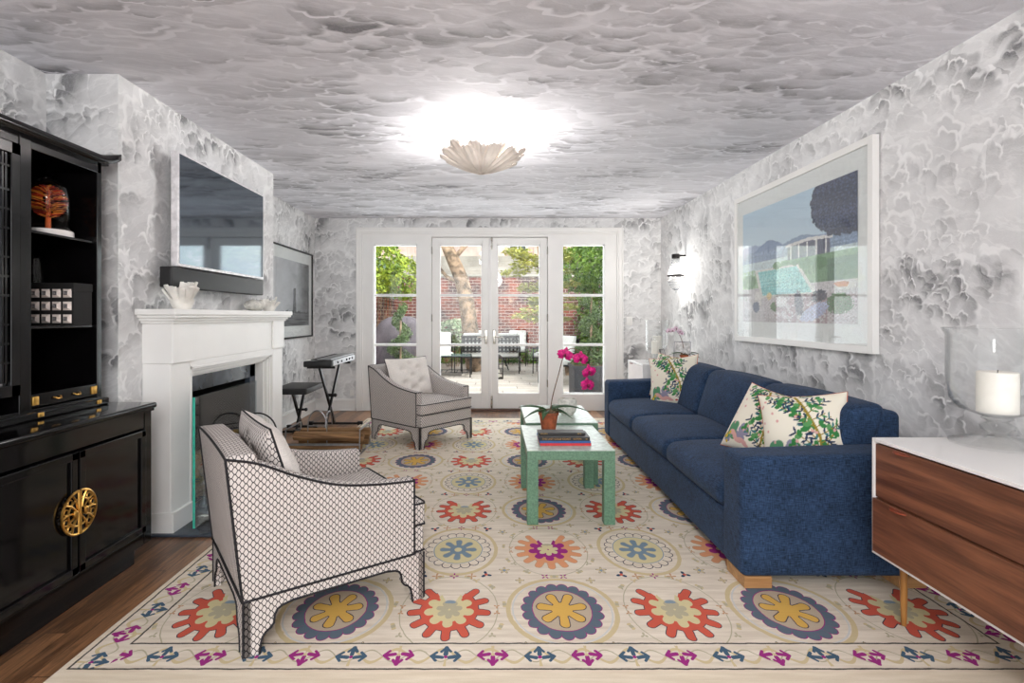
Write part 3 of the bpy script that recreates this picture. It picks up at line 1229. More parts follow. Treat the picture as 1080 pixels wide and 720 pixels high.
for k, (yy, zz, xx, tl, lab) in enumerate(((-0.05, 0.165, -2.17, 0.1, 'pale split log lying low on the fire grate at the back'), (0.05, 0.17, -2.07, -0.12, 'split log lying on the front of the fire grate'),
                          (0.0, 0.26, -2.12, 0.2, 'topmost split log in the firebox'))):
    g = G()
    g.lathe([(0.001, -0.24), (0.05, -0.24), (0.054, 0), (0.048, 0.24), (0.001, 0.24)], 9, (0, 0, 0), mod=lambda a, z: 1 + 0.15 * math.sin(a * 2 + z * 3))
    o = g.build('firewood_log', MT['log'], None, sharp=30)
    o.location = (xx, 3.95 + yy, 0.012 + zz)
    o.rotation_euler = (PI / 2, tl, tl)
    tag(o, lab, 'firewood', 'logs in the fireplace')

# ================================================================ TV + SOUND BAR
t = thing('television', 'large flat television with slim pale frame above the fireplace', 'television', (XB, 3.90, 1.585))
g = G(); g.rbox(-1.975, 3.288, 1.585, -1.931, 4.52, 2.294, 0.004); g.build('frame', plain('satin_silver_frame', (222, 220, 222), 0.35, metal=0.2), t, world=True)
g = G(); g.box(-1.934, 3.305, 1.603, -1.9295, 4.503, 2.279); g.build('screen', MT['tv_screen'], t, world=True)
g = G(); g.box(XB + 0.001, 3.65, 1.75, -1.975, 4.15, 2.1); g.build('wall_bracket', MT['black_metal'], t, world=True)
t = thing('sound_bar', 'long black sound bar mounted under the television', 'sound bar', (XB, 3.88, 1.45))
g = G(); g.rbox(-2.0, 3.215, 1.452, -1.925, 4.50, 1.578, 0.008); g.build('housing', MT['black_plastic'], t, world=True)
g = G(); g.box(XB + 0.001, 3.6, 1.48, -2.0, 4.1, 1.55); g.build('wall_bracket', MT['black_metal'], t, world=True)

# ================================================================ FRAMED PICTURES
def picture(name, label, xw, sgn, y0, y1, z0, z1, fw, depth, matw, fmat, painter, nu, nv, gl=True):
    """picture on a side wall: xw wall plane, sgn direction into the room"""
    t = thing(name, label, 'picture', (xw, (y0 + y1) / 2, z0))
    xa, xb = sorted((xw + sgn * 0.004, xw + sgn * depth))
    g = G()
    g.box(xa, y0, z0, xb, y0 + fw, z1)
    g.box(xa, y1 - fw, z0, xb, y1, z1)
    g.box(xa, y0 + fw, z0, xb, y1 - fw, z0 + fw)
    g.box(xa, y0 + fw, z1 - fw, xb, y1 - fw, z1)
    g.build('frame', fmat, t, world=True, bevel=0.002)
    xm = xw + sgn * (depth - 0.018)
    g = G(); g.box(min(xm, xm - sgn * 0.004), y0 + fw * .9, z0 + fw * .9, max(xm, xm - sgn * 0.004), y1 - fw * .9, z1 - fw * .9)
    g.build('mat_board', MT['mat_board'], t, world=True)
    xp = xm + sgn * 0.0025
    a0, a1, b0, b1 = y0 + fw + matw[0], y1 - fw - matw[1], z0 + fw + matw[2], z1 - fw - matw[3]
    g = G()
    # u runs from the left of the picture to its right as seen from the room
    g.grid(lambda u, v: (xp, (a1 + (a0 - a1) * u) if sgn < 0 else (a0 + (a1 - a0) * u), b0 + (b1 - b0) * v), nu, nv, smooth=False)
    o = g.build('print', attr_mat(name + '_print', 0.5, 0.3), t, world=True)
    U, V = np.meshgrid(np.linspace(0, 1, nu), np.linspace(0, 1, nv), indexing='ij')
    paint(o, painter(U.ravel(), V.ravel()))
    if gl:
        xg = xw + sgn * (depth - 0.006)
        g = G(); g.box(min(xg, xg + 0.002), y0 + fw * .9, z0 + fw * .9, max(xg, xg + 0.002), y1 - fw * .9, z1 - fw * .9)
        g.build('glazing', glass(name + '_glazing', (0.97, 0.98, 0.98, 1), 0.9, 0.045, 0.35), t, world=True)
    return t


def vnoise(U, V, s, seed=0, octv=3):
    r = np.zeros_like(U)
    amp, tot = 1.0, 0
    for o_ in range(octv):
        r += amp * (np.sin(U * s * 6.1 + seed + 1.7 * np.sin(V * s * 4.3 + seed * 2)) * np.sin(V * s * 5.3 + seed * 3 + 1.3 * np.sin(U * s * 5.9 + seed)))
        tot += amp
        amp *= 0.55
        s *= 2.1
        seed += 3.1
    return r / tot * 0.5 + 0.5


def ell(U, V, cx, cy, rx, ry, rot=0.0):
    c, s = math.cos(rot), math.sin(rot)
    a = ((U - cx) * c + (V - cy) * s) / rx
    b = (-(U - cx) * s + (V - cy) * c) / ry
    return a * a + b * b


def lay(col, m, c, al=1.0):
    c = lin(c)
    m = (np.clip(m, 0, 1) * al)[:, None]
    return col * (1 - m) + c[None, :] * m


def paint_pool(U, V):
    n1, n2, n3 = vnoise(U, V, 2, 1), vnoise(U, V, 8, 2), vnoise(U, V, 25, 5, 2)
    col = np.repeat(lin((196, 220, 238))[None, :], len(U), 0)
    col = lay(col, (1 - V) * 1.2 * (V > .5), (226, 232, 236), .7)
    # far hills
    for (c, h, amp, rgb) in ((.1, .64, .05, (150, 168, 200)), (.3, .60, .10, (118, 140, 178)), (.6, .62, .05, (136, 156, 186))):
        ridge = h + amp * np.exp(-((U - c) / .14) ** 2) + .015 * (n2 - .5)
        col = lay(col, V < ridge + .012 * (n3 - .5), rgb)
        col = lay(col, (V < ridge - .01) * (n3 > .62), tuple(min(255, c_ + 26) for c_ in rgb), .6)
    col = lay(col, (V < .53) , (206, 222, 226))
    # lawn and terrace
    col = lay(col, (V < .50) * (U > .42 - .2 * (.5 - V)), (120, 158, 118))
    col = lay(col, (V < .44 + .03 * n1) * (U < .3) * (n3 > .35), (150, 186, 140))
    col = lay(col, V < .30, (214, 208, 210))
    # pool, a simple four sided basin
    L = .18 + (.44 - V) * .25
    R = .56 + (.44 - V) * .6
    col = lay(col, (V < .46) * (V > .21) * (U > L - .03) * (U < R + .03), (230, 228, 222))
    pm = (V < .44) * (V > .23) * (U > L) * (U < R)
    col = lay(col, pm, (128, 206, 206))
    col = lay(col, pm * (n3 > .6), (176, 228, 224))
    # house with a white roof
    col = lay(col, (U > .48) * (U < .82) * (V > .50) * (V < .62), (92, 96, 120))
    col = lay(col, np.abs(V - (.63 - .1 * np.abs(U - .66))) < .012 * (np.abs(U - .65) < .19) + 0 * V, (236, 232, 230))
    for k in range(5):
        col = lay(col, (np.abs(U - (.51 + .07 * k)) < .006) * (V > .50) * (V < .61), (232, 230, 228))
    # dark tree mass on the right
    col = lay(col, (ell(U, V, .93, .86, .26, .26) + .3 * (n2 - .5) < 1) * (V > .44), (46, 54, 82))
    col = lay(col, (ell(U, V, .93, .86, .26, .26) + .3 * (n2 - .5) < .9) * (V > .44) * (n3 > .62), (80, 92, 128))
    col = lay(col, (U > .8) * (V > .30) * (V < .46), (96, 132, 104))
    # planting
    for (cx, cy, r) in ((.63, .45, .05), (.74, .44, .06), (.55, .47, .03), (.08, .36, .08), (.38, .47, .04), (.88, .14, .09), (.36, .13, .05)):
        col = lay(col, ell(U, V, cx, cy, r, r * .8) + .7 * (n3 - .5) < 1, (92, 136, 88))
    # loose terrace furniture and cloths
    col = lay(col, (V < .22) * (U > .36) * (n2 > .5) * (U < .8), (176, 150, 156))
    for (cx, cy, rx, ry, rt, rgb) in ((.18, .20, .035, .07, .2, (236, 230, 226)), (.16, .13, .04, .05, 0, (120, 128, 150)),
                                      (.42, .17, .05, .05, 0, (240, 238, 236)), (.74, .20, .06, .045, .3, (60, 66, 84)),
                                      (.70, .08, .12, .05, .5, (196, 204, 236)), (.58, .15, .035, .1, .1, (66, 70, 92)),
                                      (.90, .27, .05, .02, 0, (214, 140, 96)), (.30, .22, .025, .03, 0, (238, 214, 150))):
        col = lay(col, ell(U, V, cx, cy, rx, ry, rt) + .9 * (n3 - .5) < 1, rgb)
    rg_ = np.random.RandomState(3).rand(len(U))
    n4 = vnoise(U, V, 60, 7, 2)
    tile = ((np.floor(U * 60) + np.floor(V * 70)) % 2) * (V < .22) * (U > .25)
    col = lay(col, tile * .35, (150, 120, 124))
    low = (V < .62)
    col = col * (1 + ((rg_ - .5) * .5 * low + (n4 - .5) * .6 * low + (n3 - .5) * .35 * low))[:, None]
    col = np.clip(col * .92 + .05, 0, 1)
    return col


def paint_grey(U, V):
    n1, n2, n3 = vnoise(U, V, 1.5, 1), vnoise(U, V, 6, 2), vnoise(U, V, 20, 5, 2)
    base = 205 - 70 * np.clip(U * 1.1, 0, 1) * n1 - 120 * np.clip((U - .62) * 2.2, 0, 1) * (1 - n2 * .35)
    col = lin(np.stack([base, base * 1.0, base * 1.02], 1))
    tw = np.abs(U - .56) < .035 + .09 * np.clip(.42 - V, 0, 1) + .012 * (n3 - .5)
    col = lay(col, tw * (V < .58) * (V > .0), (52, 52, 56))
    col = lay(col, tw * (V < .58) * (n3 > .55), (110, 110, 114))
    col = lay(col, (V < .16 + .1 * n2) * (U > .2), (48, 48, 52))
    col = lay(col, (V < .2) * (n3 > .58) * (U > .2), (150, 150, 152))
    return col


picture('framed_poolside_print', 'large white framed poolside photograph above the blue sofa', XR, -1, 3.147, 4.95, 1.055, 2.347,
        0.045, 0.045, (0.105, 0.095, 0.13, 0.125), MT['white_paint'], paint_pool, 260, 190)
picture('framed_grey_print', 'black framed black and white photograph beside the chimney breast', XD, 1, 5.72, 7.10, 1.01, 2.087,
        0.02, 0.03, (0.10, 0.10, 0.13, 0.13), MT['black_lacquer'], paint_grey, 120, 120)

# ================================================================ BLACK CABINET (base + hutch)
BY0, BY1 = 1.80, 2.83
t = thing('display_cabinet', 'tall black lacquer display cabinet with latticed hutch left of the fireplace', 'cabinet', (-2.1, 2.316, 0))
BL = MT['black_lacquer']
FX = -1.80
g = G(); g.box(XN + 0.01, BY0 + 0.06, 0.0, FX - 0.05, BY1 - 0.06, 0.11); g.build('plinth', BL, t, world=True, bevel=0.004)
g = G()
g.box(XN + 0.01, BY0, 0.10, FX - 0.02, BY1, 0.795)
g.box(FX - 0.02, BY0, 0.10, FX, BY0 + 0.06, 0.795)
g.box(FX - 0.02, BY1 - 0.06, 0.10, FX, BY1, 0.795)
g.box(FX - 0.02, BY0 + .06, 0.70, FX, BY1 - .06, 0.795)
g.box(FX - 0.02, BY0 + .06, 0.10, FX, BY1 - .06, 0.165)
g.build('base_body', BL, t, world=True, bevel=0.005)
g = G()
g.rbox(XN + 0.01, BY0 - 0.025, 0.795, FX + 0.02, BY1 + 0.02, 0.825, 0.012, 3)
g.box(XN + 0.01, BY0 - 0.01, 0.782, FX + 0.008, BY1 + 0.008, 0.796)
g.build('base_top', BL, t, world=True)
for a, b in ((BY0 + 0.065, 2.311), (2.321, BY1 - 0.065)):
    g = G()
    g.box(FX - 0.018, a, 0.17, FX + 0.002, b, 0.695)
    w = 0.035
    for (p, q, r_, s_) in ((a, a + w, .17, .695), (b - w, b, .17, .695), (a, b, .17, .17 + w), (a, b, .695 - w, .695)):
        g.box(FX, p, r_, FX + 0.014, q, s_)
    d = g.build('door', BL, t, world=True, bevel=0.004)
# round brass plates
for s, lab in ((-1, 'near'), (1, 'far')):
    g = G()
    R = 0.092
    yc, zc, xx = 2.316, 0.435, FX + 0.016
    arc = [(-PI / 2 + PI * i / 20) for i in range(21)]
    P = lambda r, a: (xx, yc + s * (0.004 + r * math.cos(a)), zc + r * math.sin(a))
    for rr in (R, R * 0.62):
        g.tube([P(rr, a) for a in arc], 0.0055 if rr == R else 0.004, 6)
    g.tube([P(R, -PI / 2), P(R, PI / 2)], 0.0055, 6)
    for a in (-1.15, -0.6, -0.0, 0.6, 1.15):
        g.tube([P(R * .22, a), P(R * .62, a + .12), P(R, a)], 0.0045, 6)
    for a in (-0.85, -0.3, 0.3, 0.85):
        c = P(R * .80, a)
        g.tube([(c[0], c[1] + 0.012 * math.cos(q), c[2] + 0.012 * math.sin(q)) for q in [2 * PI * i / 10 for i in range(10)]], 0.003, 5, closed=True)
    g.ball((xx + 0.006, yc + s * 0.03, zc), (0.010, 0.013, 0.018), 10, 8)
    g.build('brass_plate', MT['brass'], t, world=True, label='round pierced brass plate')
# hutch
HX, HY0, HY1, HZ0, HZ1 = -2.02, 1.86, 2.77, 0.825, 2.06
g = G()
g.box(XN + 0.01, HY0, HZ0, XN + 0.03, HY1, HZ1)
g.box(XN + 0.03, HY0, HZ0, HX, HY0 + 0.03, HZ1)
g.box(XN + 0.03, HY1 - 0.03, HZ0, HX, HY1, HZ1)
g.box(XN + 0.03, 2.30, HZ0, HX, 2.325, HZ1)
g.box(XN + 0.03, HY0, HZ1 - 0.05, HX, HY1, HZ1)
g.box(XN + 0.03, HY0 + .03, HZ0, HX, HY1 - .03, HZ0 + 0.045)
g.box(HX - .02, 2.285, HZ0, HX + 0.004, 2.345, HZ1)
g.build('hutch_body', BL, t, world=True, bevel=0.003)
g = G()
g.box(XN + 0.01, HY0 - 0.02, HZ0, HX + 0.03, HY1 + 0.015, HZ0 + 0.035)
g.build('hutch_foot', BL, t, world=True, bevel=0.006)
for zz in (1.648, 1.222):
    g = G(); g.box(XN + 0.03, 2.326, zz, HX - 0.015, HY1 - 0.03, zz + 0.012)
    g.build('shelf', BL, t, world=True, bevel=0.002)
    g = G(); g.box(XN + 0.03, HY0 + 0.03, zz, HX - 0.03, 2.299, zz + 0.012)
    g.build('shelf', BL, t, world=True, bevel=0.002)
# cornice with upturned ends
g = G()
prof = []
for i in range(41):
    q = i / 40
    yy = HY0 - 0.09 + (HY1 - HY0 + 0.17) * q
    up = 0.045 * (max(0, abs(q - 0.5) - 0.38) / 0.12) ** 2
    prof.append((yy, up))
g.grid(lambda u, v: (HX + 0.045 + 0 * v if v > 0.5 else XN + 0.01, prof[int(round(u * 40))][0], HZ1 + 0.03 + prof[int(round(u * 40))][1]), 41, 2)
g.grid(lambda u, v: (HX + 0.045, prof[int(round(u * 40))][0], HZ1 - 0.0 + prof[int(round(u * 40))][1] + 0.03 * v), 41, 2)
g.grid(lambda u, v: (HX + 0.045 if v < 0.5 else XN + 0.01, prof[int(round(u * 40))][0], HZ1 + prof[int(round(u * 40))][1]), 41, 2)
g.box(XN + 0.01, HY0 - 0.02, HZ1 - 0.002, HX + 0.02, HY1 + 0.02, HZ1 + 0.012)
g.build('cornice', BL, t, world=True, solid=0.004)
# small drawers at the foot of the open bay
for a, b in ((2.347, 2.735),):
    g = G(); g.box(HX - 0.30, a, 0.875, HX - 0.002, b, 0.935); d = g.build('drawer', BL, t, world=True, bevel=0.003)
    for yy in (a + 0.02, b - 0.02):
        g = G(); g.rbox(HX - 0.004, yy - 0.016, 0.885, HX + 0.006, yy + 0.016, 0.925, 0.003)
        g.at()
        g.build('corner_plate', MT['brass'], t, world=True, label='brass corner plate')
    for yy in (a + (b - a) * .36, a + (b - a) * .66):
        g = G(); g.tube([(HX, yy - 0.022, 0.908), (HX + 0.012, yy - 0.01, 0.900), (HX + 0.012, yy + 0.01, 0.900), (HX, yy + 0.022, 0.908)], 0.0035, 6)
        g.build('pull', MT['brass'], t, world=True, label='small brass pull')
for yy in (2.36, 2.71):
    g = G(); g.rbox(HX + 0.028, yy - 0.014, 0.835, HX + 0.036, yy + 0.014, 0.856, 0.003); g.build('corner_plate', MT['brass'], t, world=True)
# latticed left door backed with mirror
g = G(); g.box(HX - 0.012, 1.91, 0.96, HX - 0.008, 2.265, 1.99)
g.build('mirror_panel', plain('antique_mirror', (150, 152, 156), 0.08, metal=1.0, var=0.1), t, world=True)
g = G()
a, b, c, d_ = 1.892, 2.283, 0.94, 2.008
for (p, q, r_, s_) in ((a, a + .04, c, d_), (b - .045, b, c, d_), (a, b, c, c + .05), (a, b, d_ - .05, d_)):
    g.box(HX - 0.006, p, r_, HX + 0.012, q, s_)
g.build('lattice_door_frame', BL, t, world=True, bevel=0.003)
g = G()
for yy in (1.98, 2.03, 2.15, 2.20, 2.215):
    g.box(HX - 0.006, yy, 1.0, HX + 0.006, yy + 0.009, 1.96)
for k, zz in enumerate((1.08, 1.16, 1.24, 1.36, 1.44, 1.52, 1.64, 1.72, 1.80, 1.90)):
    g.box(HX - 0.005, 1.93, zz, HX + 0.007, 2.24, zz + 0.009)
g.build('lattice', BL, t, world=True)

# glass cloche with orange sculpture
t = thing('glass_cloche', 'glass cloche over an orange and red spiky ornament on the top shelf', 'cloche', (-2.155, 2.60, 1.661))
g = G(); g.lathe([(0.001, 0), (0.098, 0), (0.10, 0.004), (0.10, 0.028), (0.096, 0.032), (0.001, 0.032)], 40); g.build('marble_base', MT['marble'], t)
g = G(); g.lathe([(0.087, 0.033), (0.087, 0.20), (0.082, 0.235), (0.066, 0.265), (0.035, 0.285), (0.012, 0.291)], 40, cap=False); g.build('glass_dome', MT['vessel'], t, solid=0.002)
g = G(); g.tube([(0, 0, 0.032), (0, 0, 0.25)], [0.012, 0.008], 8); g.build('ornament_stem', plain('orange_stem', (206, 96, 40), 0.4), t)
g = [G(), G(), G()]
for k in range(210):
    zz = rnd.uniform(-1, 1)
    a = rnd.uniform(0, 2 * PI)
    zc = 0.175 + 0.075 * zz
    R = 0.078 * math.sqrt(max(0.05, 1 - zz * zz * 0.9))
    p0 = (0.3 * R * math.cos(a), 0.3 * R * math.sin(a), zc - 0.006)
    p1 = (R * math.cos(a), R * math.sin(a), zc)
    g[k % 3].tube([p0, p1], [0.003, 0.0022], 4)
for gg, c in zip(g, ((196, 62, 34), (230, 150, 60), (120, 30, 26))):
    gg.build('ornament_spikes', plain('spike_%d' % c[0], c, 0.35), t)

# studded box
def studded_box(loc):
    t = thing('studded_box', 'black and white pyramid studded box on the middle shelf', 'box', loc)
    S, W, D, H = 0.053, 0.052 * 4, 0.12, 0.052 * 4 - 0.05
    bk_ = plain('matt_black_wood', (14, 13, 13), .8)
    g = G(); g.box(-W / 2 - .003, -D / 2, 0, W / 2 + .003, D / 2, 0.165); g.build('box_body', bk_, t)
    g = G(); g.box(-W / 2 - .005, -D / 2 - .002, 0.166, W / 2 + .005, D / 2 + .002, 0.205); g.build('lid', bk_, t)
    bone, horn = plain('bone_inlay', (226, 214, 206), 0.4), plain('grey_horn', (96, 92, 92), 0.3)
    for i in range(4):
        for j in range(3):
            g = G()
            cx, cz = -W / 2 + S * (i + .5) * .98, 0.027 + 0.062 * j + .004
            y = -D / 2 - 0.001
            s = 0.021
            p = [(cx - s, y, cz - s), (cx + s, y, cz - s), (cx + s, y, cz + s), (cx - s, y, cz + s)]
            q = [(cx - s * .45, y - .012, cz - s * .45), (cx + s * .45, y - .012, cz - s * .45), (cx + s * .45, y - .012, cz + s * .45), (cx - s * .45, y - .012, cz + s * .45)]
            g.add(p + q, [(0, 1, 5, 4), (1, 2, 6, 5), (3, 0, 4, 7), (2, 3, 7, 6)], False, 0)
            g.add(q + [(cx, y - .002, cz)], [(0, 1, 4), (1, 2, 4), (2, 3, 4), (3, 0, 4)], False, 1)
            g.build('stud', [bone, horn], t)
studded_box((-2.14, 2.66, 1.235))
t = thing('glass_vase', 'clear faceted glass vase standing behind the studded box', 'vase', (-2.31, 2.69, 1.235))
g = G(); g.lathe([(0.001, 0), (0.038, 0), (0.043, 0.05), (0.045, 0.25), (0.040, 0.32), (0.044, 0.38)], 8, cap=False)
g.build('vase_body', MT['vessel'], t, solid=0.004)

# ================================================================ MANTEL CORALS
def coral(loc, label, R, H, n, seed, group=None, petal=True):
    rr = random.Random(seed)
    t = thing('coral_bowl', label, 'ornament', loc, 0, group)
    g = G()
    g.lathe([(0.001, 0), (R * .42, 0), (R * .55, H * .2), (R * .62, H * .38), (R * .2, H * .34), (0.001, H * .3)], 20)
    g.build('bowl', MT['coral'], t)
    g = G()
    for k in range(n):
        a = 2 * PI * k / n + rr.uniform(-.15, .15)
        lean = rr.uniform(.25, .95)
        L = H * rr.uniform(.75, 1.05)
        d = Vector((math.cos(a) * lean, math.sin(a) * lean, 1)).normalized()
        p = Vector((math.cos(a) * R * .35 * lean, math.sin(a) * R * .35 * lean, H * .1))
        w = R * rr.uniform(.17, .24)
        s = Vector((-math.sin(a), math.cos(a), 0))
        nn = s.cross(d)
        end = p + d * L
        end = Vector((max(-R, min(R, end.x)), max(-R, min(R, end.y)), end.z))
        g.add([p - s * w * .5 - nn * w * .3, p + s * w * .5 - nn * w * .3, p + s * w * .5 + nn * w * .3, p - s * w * .5 + nn * w * .3,
               end - s * w - nn * w * .35, end + s * w - nn * w * .35, end + s * w * .8 + nn * w * .35, end - s * w * .8 + nn * w * .35],
              [(0, 3, 2, 1), (4, 5, 6, 7), (0, 1, 5, 4), (1, 2, 6, 5), (2, 3, 7, 6), (3, 0, 4, 7)], False)
    g.build('prongs', MT['coral'], t, bevel=0.004)
coral((-1.895, 3.27, 1.3205), 'tall white pronged ceramic bowl at the near end of the mantel', 0.112, 0.158, 16, 3)
coral((-1.93, 4.62, 1.3205), 'low pale crystal shaped bowl at the far end of the mantel', 0.10, 0.115, 10, 8)
t = thing('ceramic_bowl', 'small rounded pale ceramic bowl beside the crystal bowl on the mantel', 'ornament', (-1.94, 4.36, 1.3205))
g = G(); g.ball((0, 0, 0.045), (0.08, 0.08, 0.045), 18, 12, fn=lambda p: 1 + 0.06 * math.sin(p[0] * 9) * math.sin(p[1] * 8 + p[2] * 5)); g.build('bowl', MT['rock'], t)

# ================================================================ ARMCHAIRS
def catmull(P, n=8):
    P = [Vector(p) for p in P]
    Q = [P[0] * 2 - P[1]] + P + [P[-1] * 2 - P[-2]]
    out = []
    for i in range(1, len(Q) - 2):
        for k in range(n):
            t_ = k / n
            a, b, c, d = Q[i - 1], Q[i], Q[i + 1], Q[i + 2]
            out.append(0.5 * ((2 * b) + (c - a) * t_ + (2 * a - 5 * b + 4 * c - d) * t_ ** 2 + (3 * b - 3 * c + d - a) * t_ ** 3))
    out.append(P[-1])
    return out


def pillow(g, W, H, T, nu=28, nv=28, tufts=(), pinch=0.06, power=0.5):
    """soft square cushion standing in the yz plane, facing +x (mi 1) and -x (mi 0)"""
    def P(u, v, s):
        a, b = 2 * u - 1, 2 * v - 1
        # sample denser at the edge
        a = math.sin(a * PI / 2) * .35 + a * .65
        b = math.sin(b * PI / 2) * .35 + b * .65
        y = a * W / 2 * (1 - pinch * (1 - b * b) * abs(a) ** 2)
        z = b * H / 2 * (1 - pinch * (1 - a * a) * abs(b) ** 2)
        th = T / 2 * (max(0.0, (1 - a * a)) * max(0.0, (1 - b * b))) ** power
        for (ty, tz) in tufts:
            dd = (a - ty) ** 2 + (b - tz) ** 2
            th -= T * 0.22 * math.exp(-dd / 0.020) + T * 0.10 * math.exp(-dd / 0.09)
        th = max(th, 0.002)
        return (s * th, y, z)
    g.grid(lambda u, v: P(u, v, 1), nu, nv, mi=1)
    b0 = len(g.v)
    g.grid(lambda u, v: P(1 - u, v, -1), nu, nv, mi=0)


def make_armchair(label):
    t = thing('armchair', label, 'armchair', (0, 0, 0), 0, 'trellis armchairs')
    LT, PP = MT['lattice'], MT['piping']
    Zb = 0.205
    HW = 0.335
    top = [(-.405, .745), (-.30, .712), (-.165, .640), (-.018, .580), (.143, .550), (.300, .535)]
    tp = [(p.x, p.z) for p in catmull([(a, 0, b) for a, b in top], 6)]
    # arms: side panels that sweep down from the back
    for s in (-1, 1):
        g = G()
        n = len(tp)
        th = 0.068

        def side(u, v):
            # v runs round the section: outer bottom -> outer top -> inner top -> inner bottom
            i = min(n - 1, int(round(u * (n - 1))))
            x, z = tp[i]
            sec = [(0, 0), (0, .25), (0, .5), (0, .75), (0, .955), (.004, .985), (.014, 1.0), (.04, 1.004), (.058, .995), (.068, .97), (.068, .6), (.068, .0)]
            q = sec[int(round(v * (len(sec) - 1)))]
            # lean the rear of the panel with the back
            zz = Zb + (z - Zb) * q[1]
            f = (zz - Zb) / (0.745 - Zb)
            xx = x if x > -.30 else x
            xb = -.35 + (x + .35) if i > 0 else -.35 - .055 * f
            if i == 0:
                xx = xb
            else:
                k = max(0.0, (-.10 - x) / .305)
                xx = x + k * .055 * (1 - f)
            return (xx, s * (HW - q[0]), zz)
        g.grid(side, n, 12)
        # front and rear caps
        for i in (0, n - 1):
            ring = [side(i / (n - 1), j / 11) for j in range(12)]
            f = tuple(range(12))
            g.add(ring, [f if (s > 0) == (i > 0) else f[::-1]], False)
        g.build('armrest', LT, t, sharp=50)
    # back
    g = G()

    def bk(w, q):
        x, y, z = w
        f = (z - Zb) / (0.745 - Zb)
        return (x - .055 * f, y, z + 0.010 * max(0, f) * (1 - (y / .33) ** 2))
    g.rbox(-.35, -HW + .001, Zb, -.25, HW - .001, .745, 0.016, 3, 4, fn=bk)
    g.build('backrest', LT, t)
    # seat deck and cushion
    g = G(); g.rbox(-.28, -HW + .01, Zb, .352, HW - .01, .318, 0.012, 3, 0)
    g.build('seat_base', LT, t)
    g = G()

    def crown(w, q):
        x, y, z = w
        if q[2] > 0:
            z += 0.018 * (1 - q[0] ** 2) * (1 - q[1] ** 2)
        return (x, y, z)
    g.rbox(-.25, -HW + .072, .319, .30, HW - .072, .425, 0.02, 3, 6, fn=crown)
    g.rbox(.285, -HW + .012, .319, .362, HW - .012, .422, 0.018, 3, 3)
    g.build('seat_cushion', [MT['cream_fabric'] if False else LT], t)
    # piping of the seat cushion
    g = G()
    for zz in (.417, .324):
        e = 0.004
        g.tube([(.29, -HW + .012, zz), (.356, -HW + .013, zz), (.362, -HW + .03, zz), (.362, HW - .03, zz), (.356, HW - .013, zz), (.29, HW - .012, zz)], 0.0042, 6)
    g.tube([(.29, -HW + .011, Zb + .003), (.353, -HW + .011, Zb + .003), (.353, HW - .011, Zb + .003), (.29, HW - .011, Zb + .003)], 0.0042, 6)
    for s in (-1, 1):
        g.tube([(p[0], s * (HW + .001), p[1] + .0 - .006) for p in tp], 0.0048, 6)
        g.tube([(.301, s * (HW + .001), .53), (.301, s * (HW + .001), Zb)], 0.0042, 6)
        g.tube([(-.352, s * (HW + .001), Zb), (-.406, s * (HW + .001), .742)], 0.0048, 6)
        g.tube([(-.352, s * (HW + .001), Zb + .002), (.301, s * (HW + .001), Zb + .002)], 0.0048, 6)
        g.tube([(.301, s * (HW + .001), .532), (.303, s * (HW - .068), .530)], 0.0042, 6)
    g.tube([(-.353, -HW, Zb + .002), (-.353, HW, Zb + .002)], 0.0048, 6)
    g.tube([(-.407, y, .742 + .010 * (1 - (y / .33) ** 2)) for y in [-.335 + .067 * i for i in range(11)]], 0.0048, 6)
    g.build('piping', PP, t, label='black piping')
    # skirt rail and shaped bracket legs
    g = G()
    for s in (-1, 1):
        g = G()
        g.box(-.1755, s * HW - (.022 if s > 0 else 0), .165, .1705, s * HW + (0 if s > 0 else .022), Zb - .001)
        g.build('rail', LT, t)
    g = G(); g.box(-.35, -HW + .1745, .165, -.328, HW - .1745, Zb - .001); g.build('rail', LT, t)
    g = G(); g.box(.323, -HW + .1745, .165, .345, HW - .1745, Zb - .001); g.build('rail', LT, t)
    prof = [(0, 0), (.052, 0), (.056, .035), (.062, .060), (.074, .076), (.090, .086), (.100, .100), (.103, .130), (.112, .148), (.130, .158), (.175, .166), (.175, Zb - .001), (0, Zb - .001)]
    curve = prof[1:11]
    for sx in (-1, 1):
        for sy in (-1, 1):
            g = G()
            x0, y0 = (.345 if sx > 0 else -.35), sy * HW
            g.prism([(x0 - sx * a, b) for a, b in prof], y0, y0 - sy * .024, 'xz')
            g.prism([(y0 - sy * a, b) for a, b in prof], x0, x0 - sx * .024, 'yz')
            lg = g.build('leg', LT, t, sharp=20)
            h = G()
            for dy in (0,):
                h.tube([(x0 - sx * a, y0 + sy * .001, b) for a, b in curve], 0.0042, 6)
                h.tube([(x0 + sx * .001, y0 - sy * a, b) for a, b in curve], 0.0042, 6)
                h.tube([(x0, y0, 0.004), (x0, y0, Zb)], 0.0042, 6)
            h.build('leg_piping', PP, lg)
    for pa, pb in (((-.19, -HW - .001, .165), (.19, -HW - .001, .165)), ((-.19, HW + .001, .165), (.19, HW + .001, .165)),
                   ((.346, -.17, .165), (.346, .17, .165)), ((-.351, -.17, .165), (-.351, .17, .165))):
        g = G(); g.tube([pa, pb], 0.0042, 6)
        g.build('rail_piping', PP, t)
    # tufted back cushion
    g = G()
    g.at((-.185, 0, .615), (0, math.radians(-17), 0))
    pillow(g, .53, .42, .19, 40, 40, [(-.38, .36), (.38, .36), (0, 0.0), (-.38, -.36), (.38, -.36), (0, .62), (0, -.62)])
    bc = g.build('back_cushion', [LT, MT['cream_fabric']], t, sharp=80)
    g = G()
    g.at((-.185, 0, .615), (0, math.radians(-17), 0))
    W, H = .53, .42
    pts = []
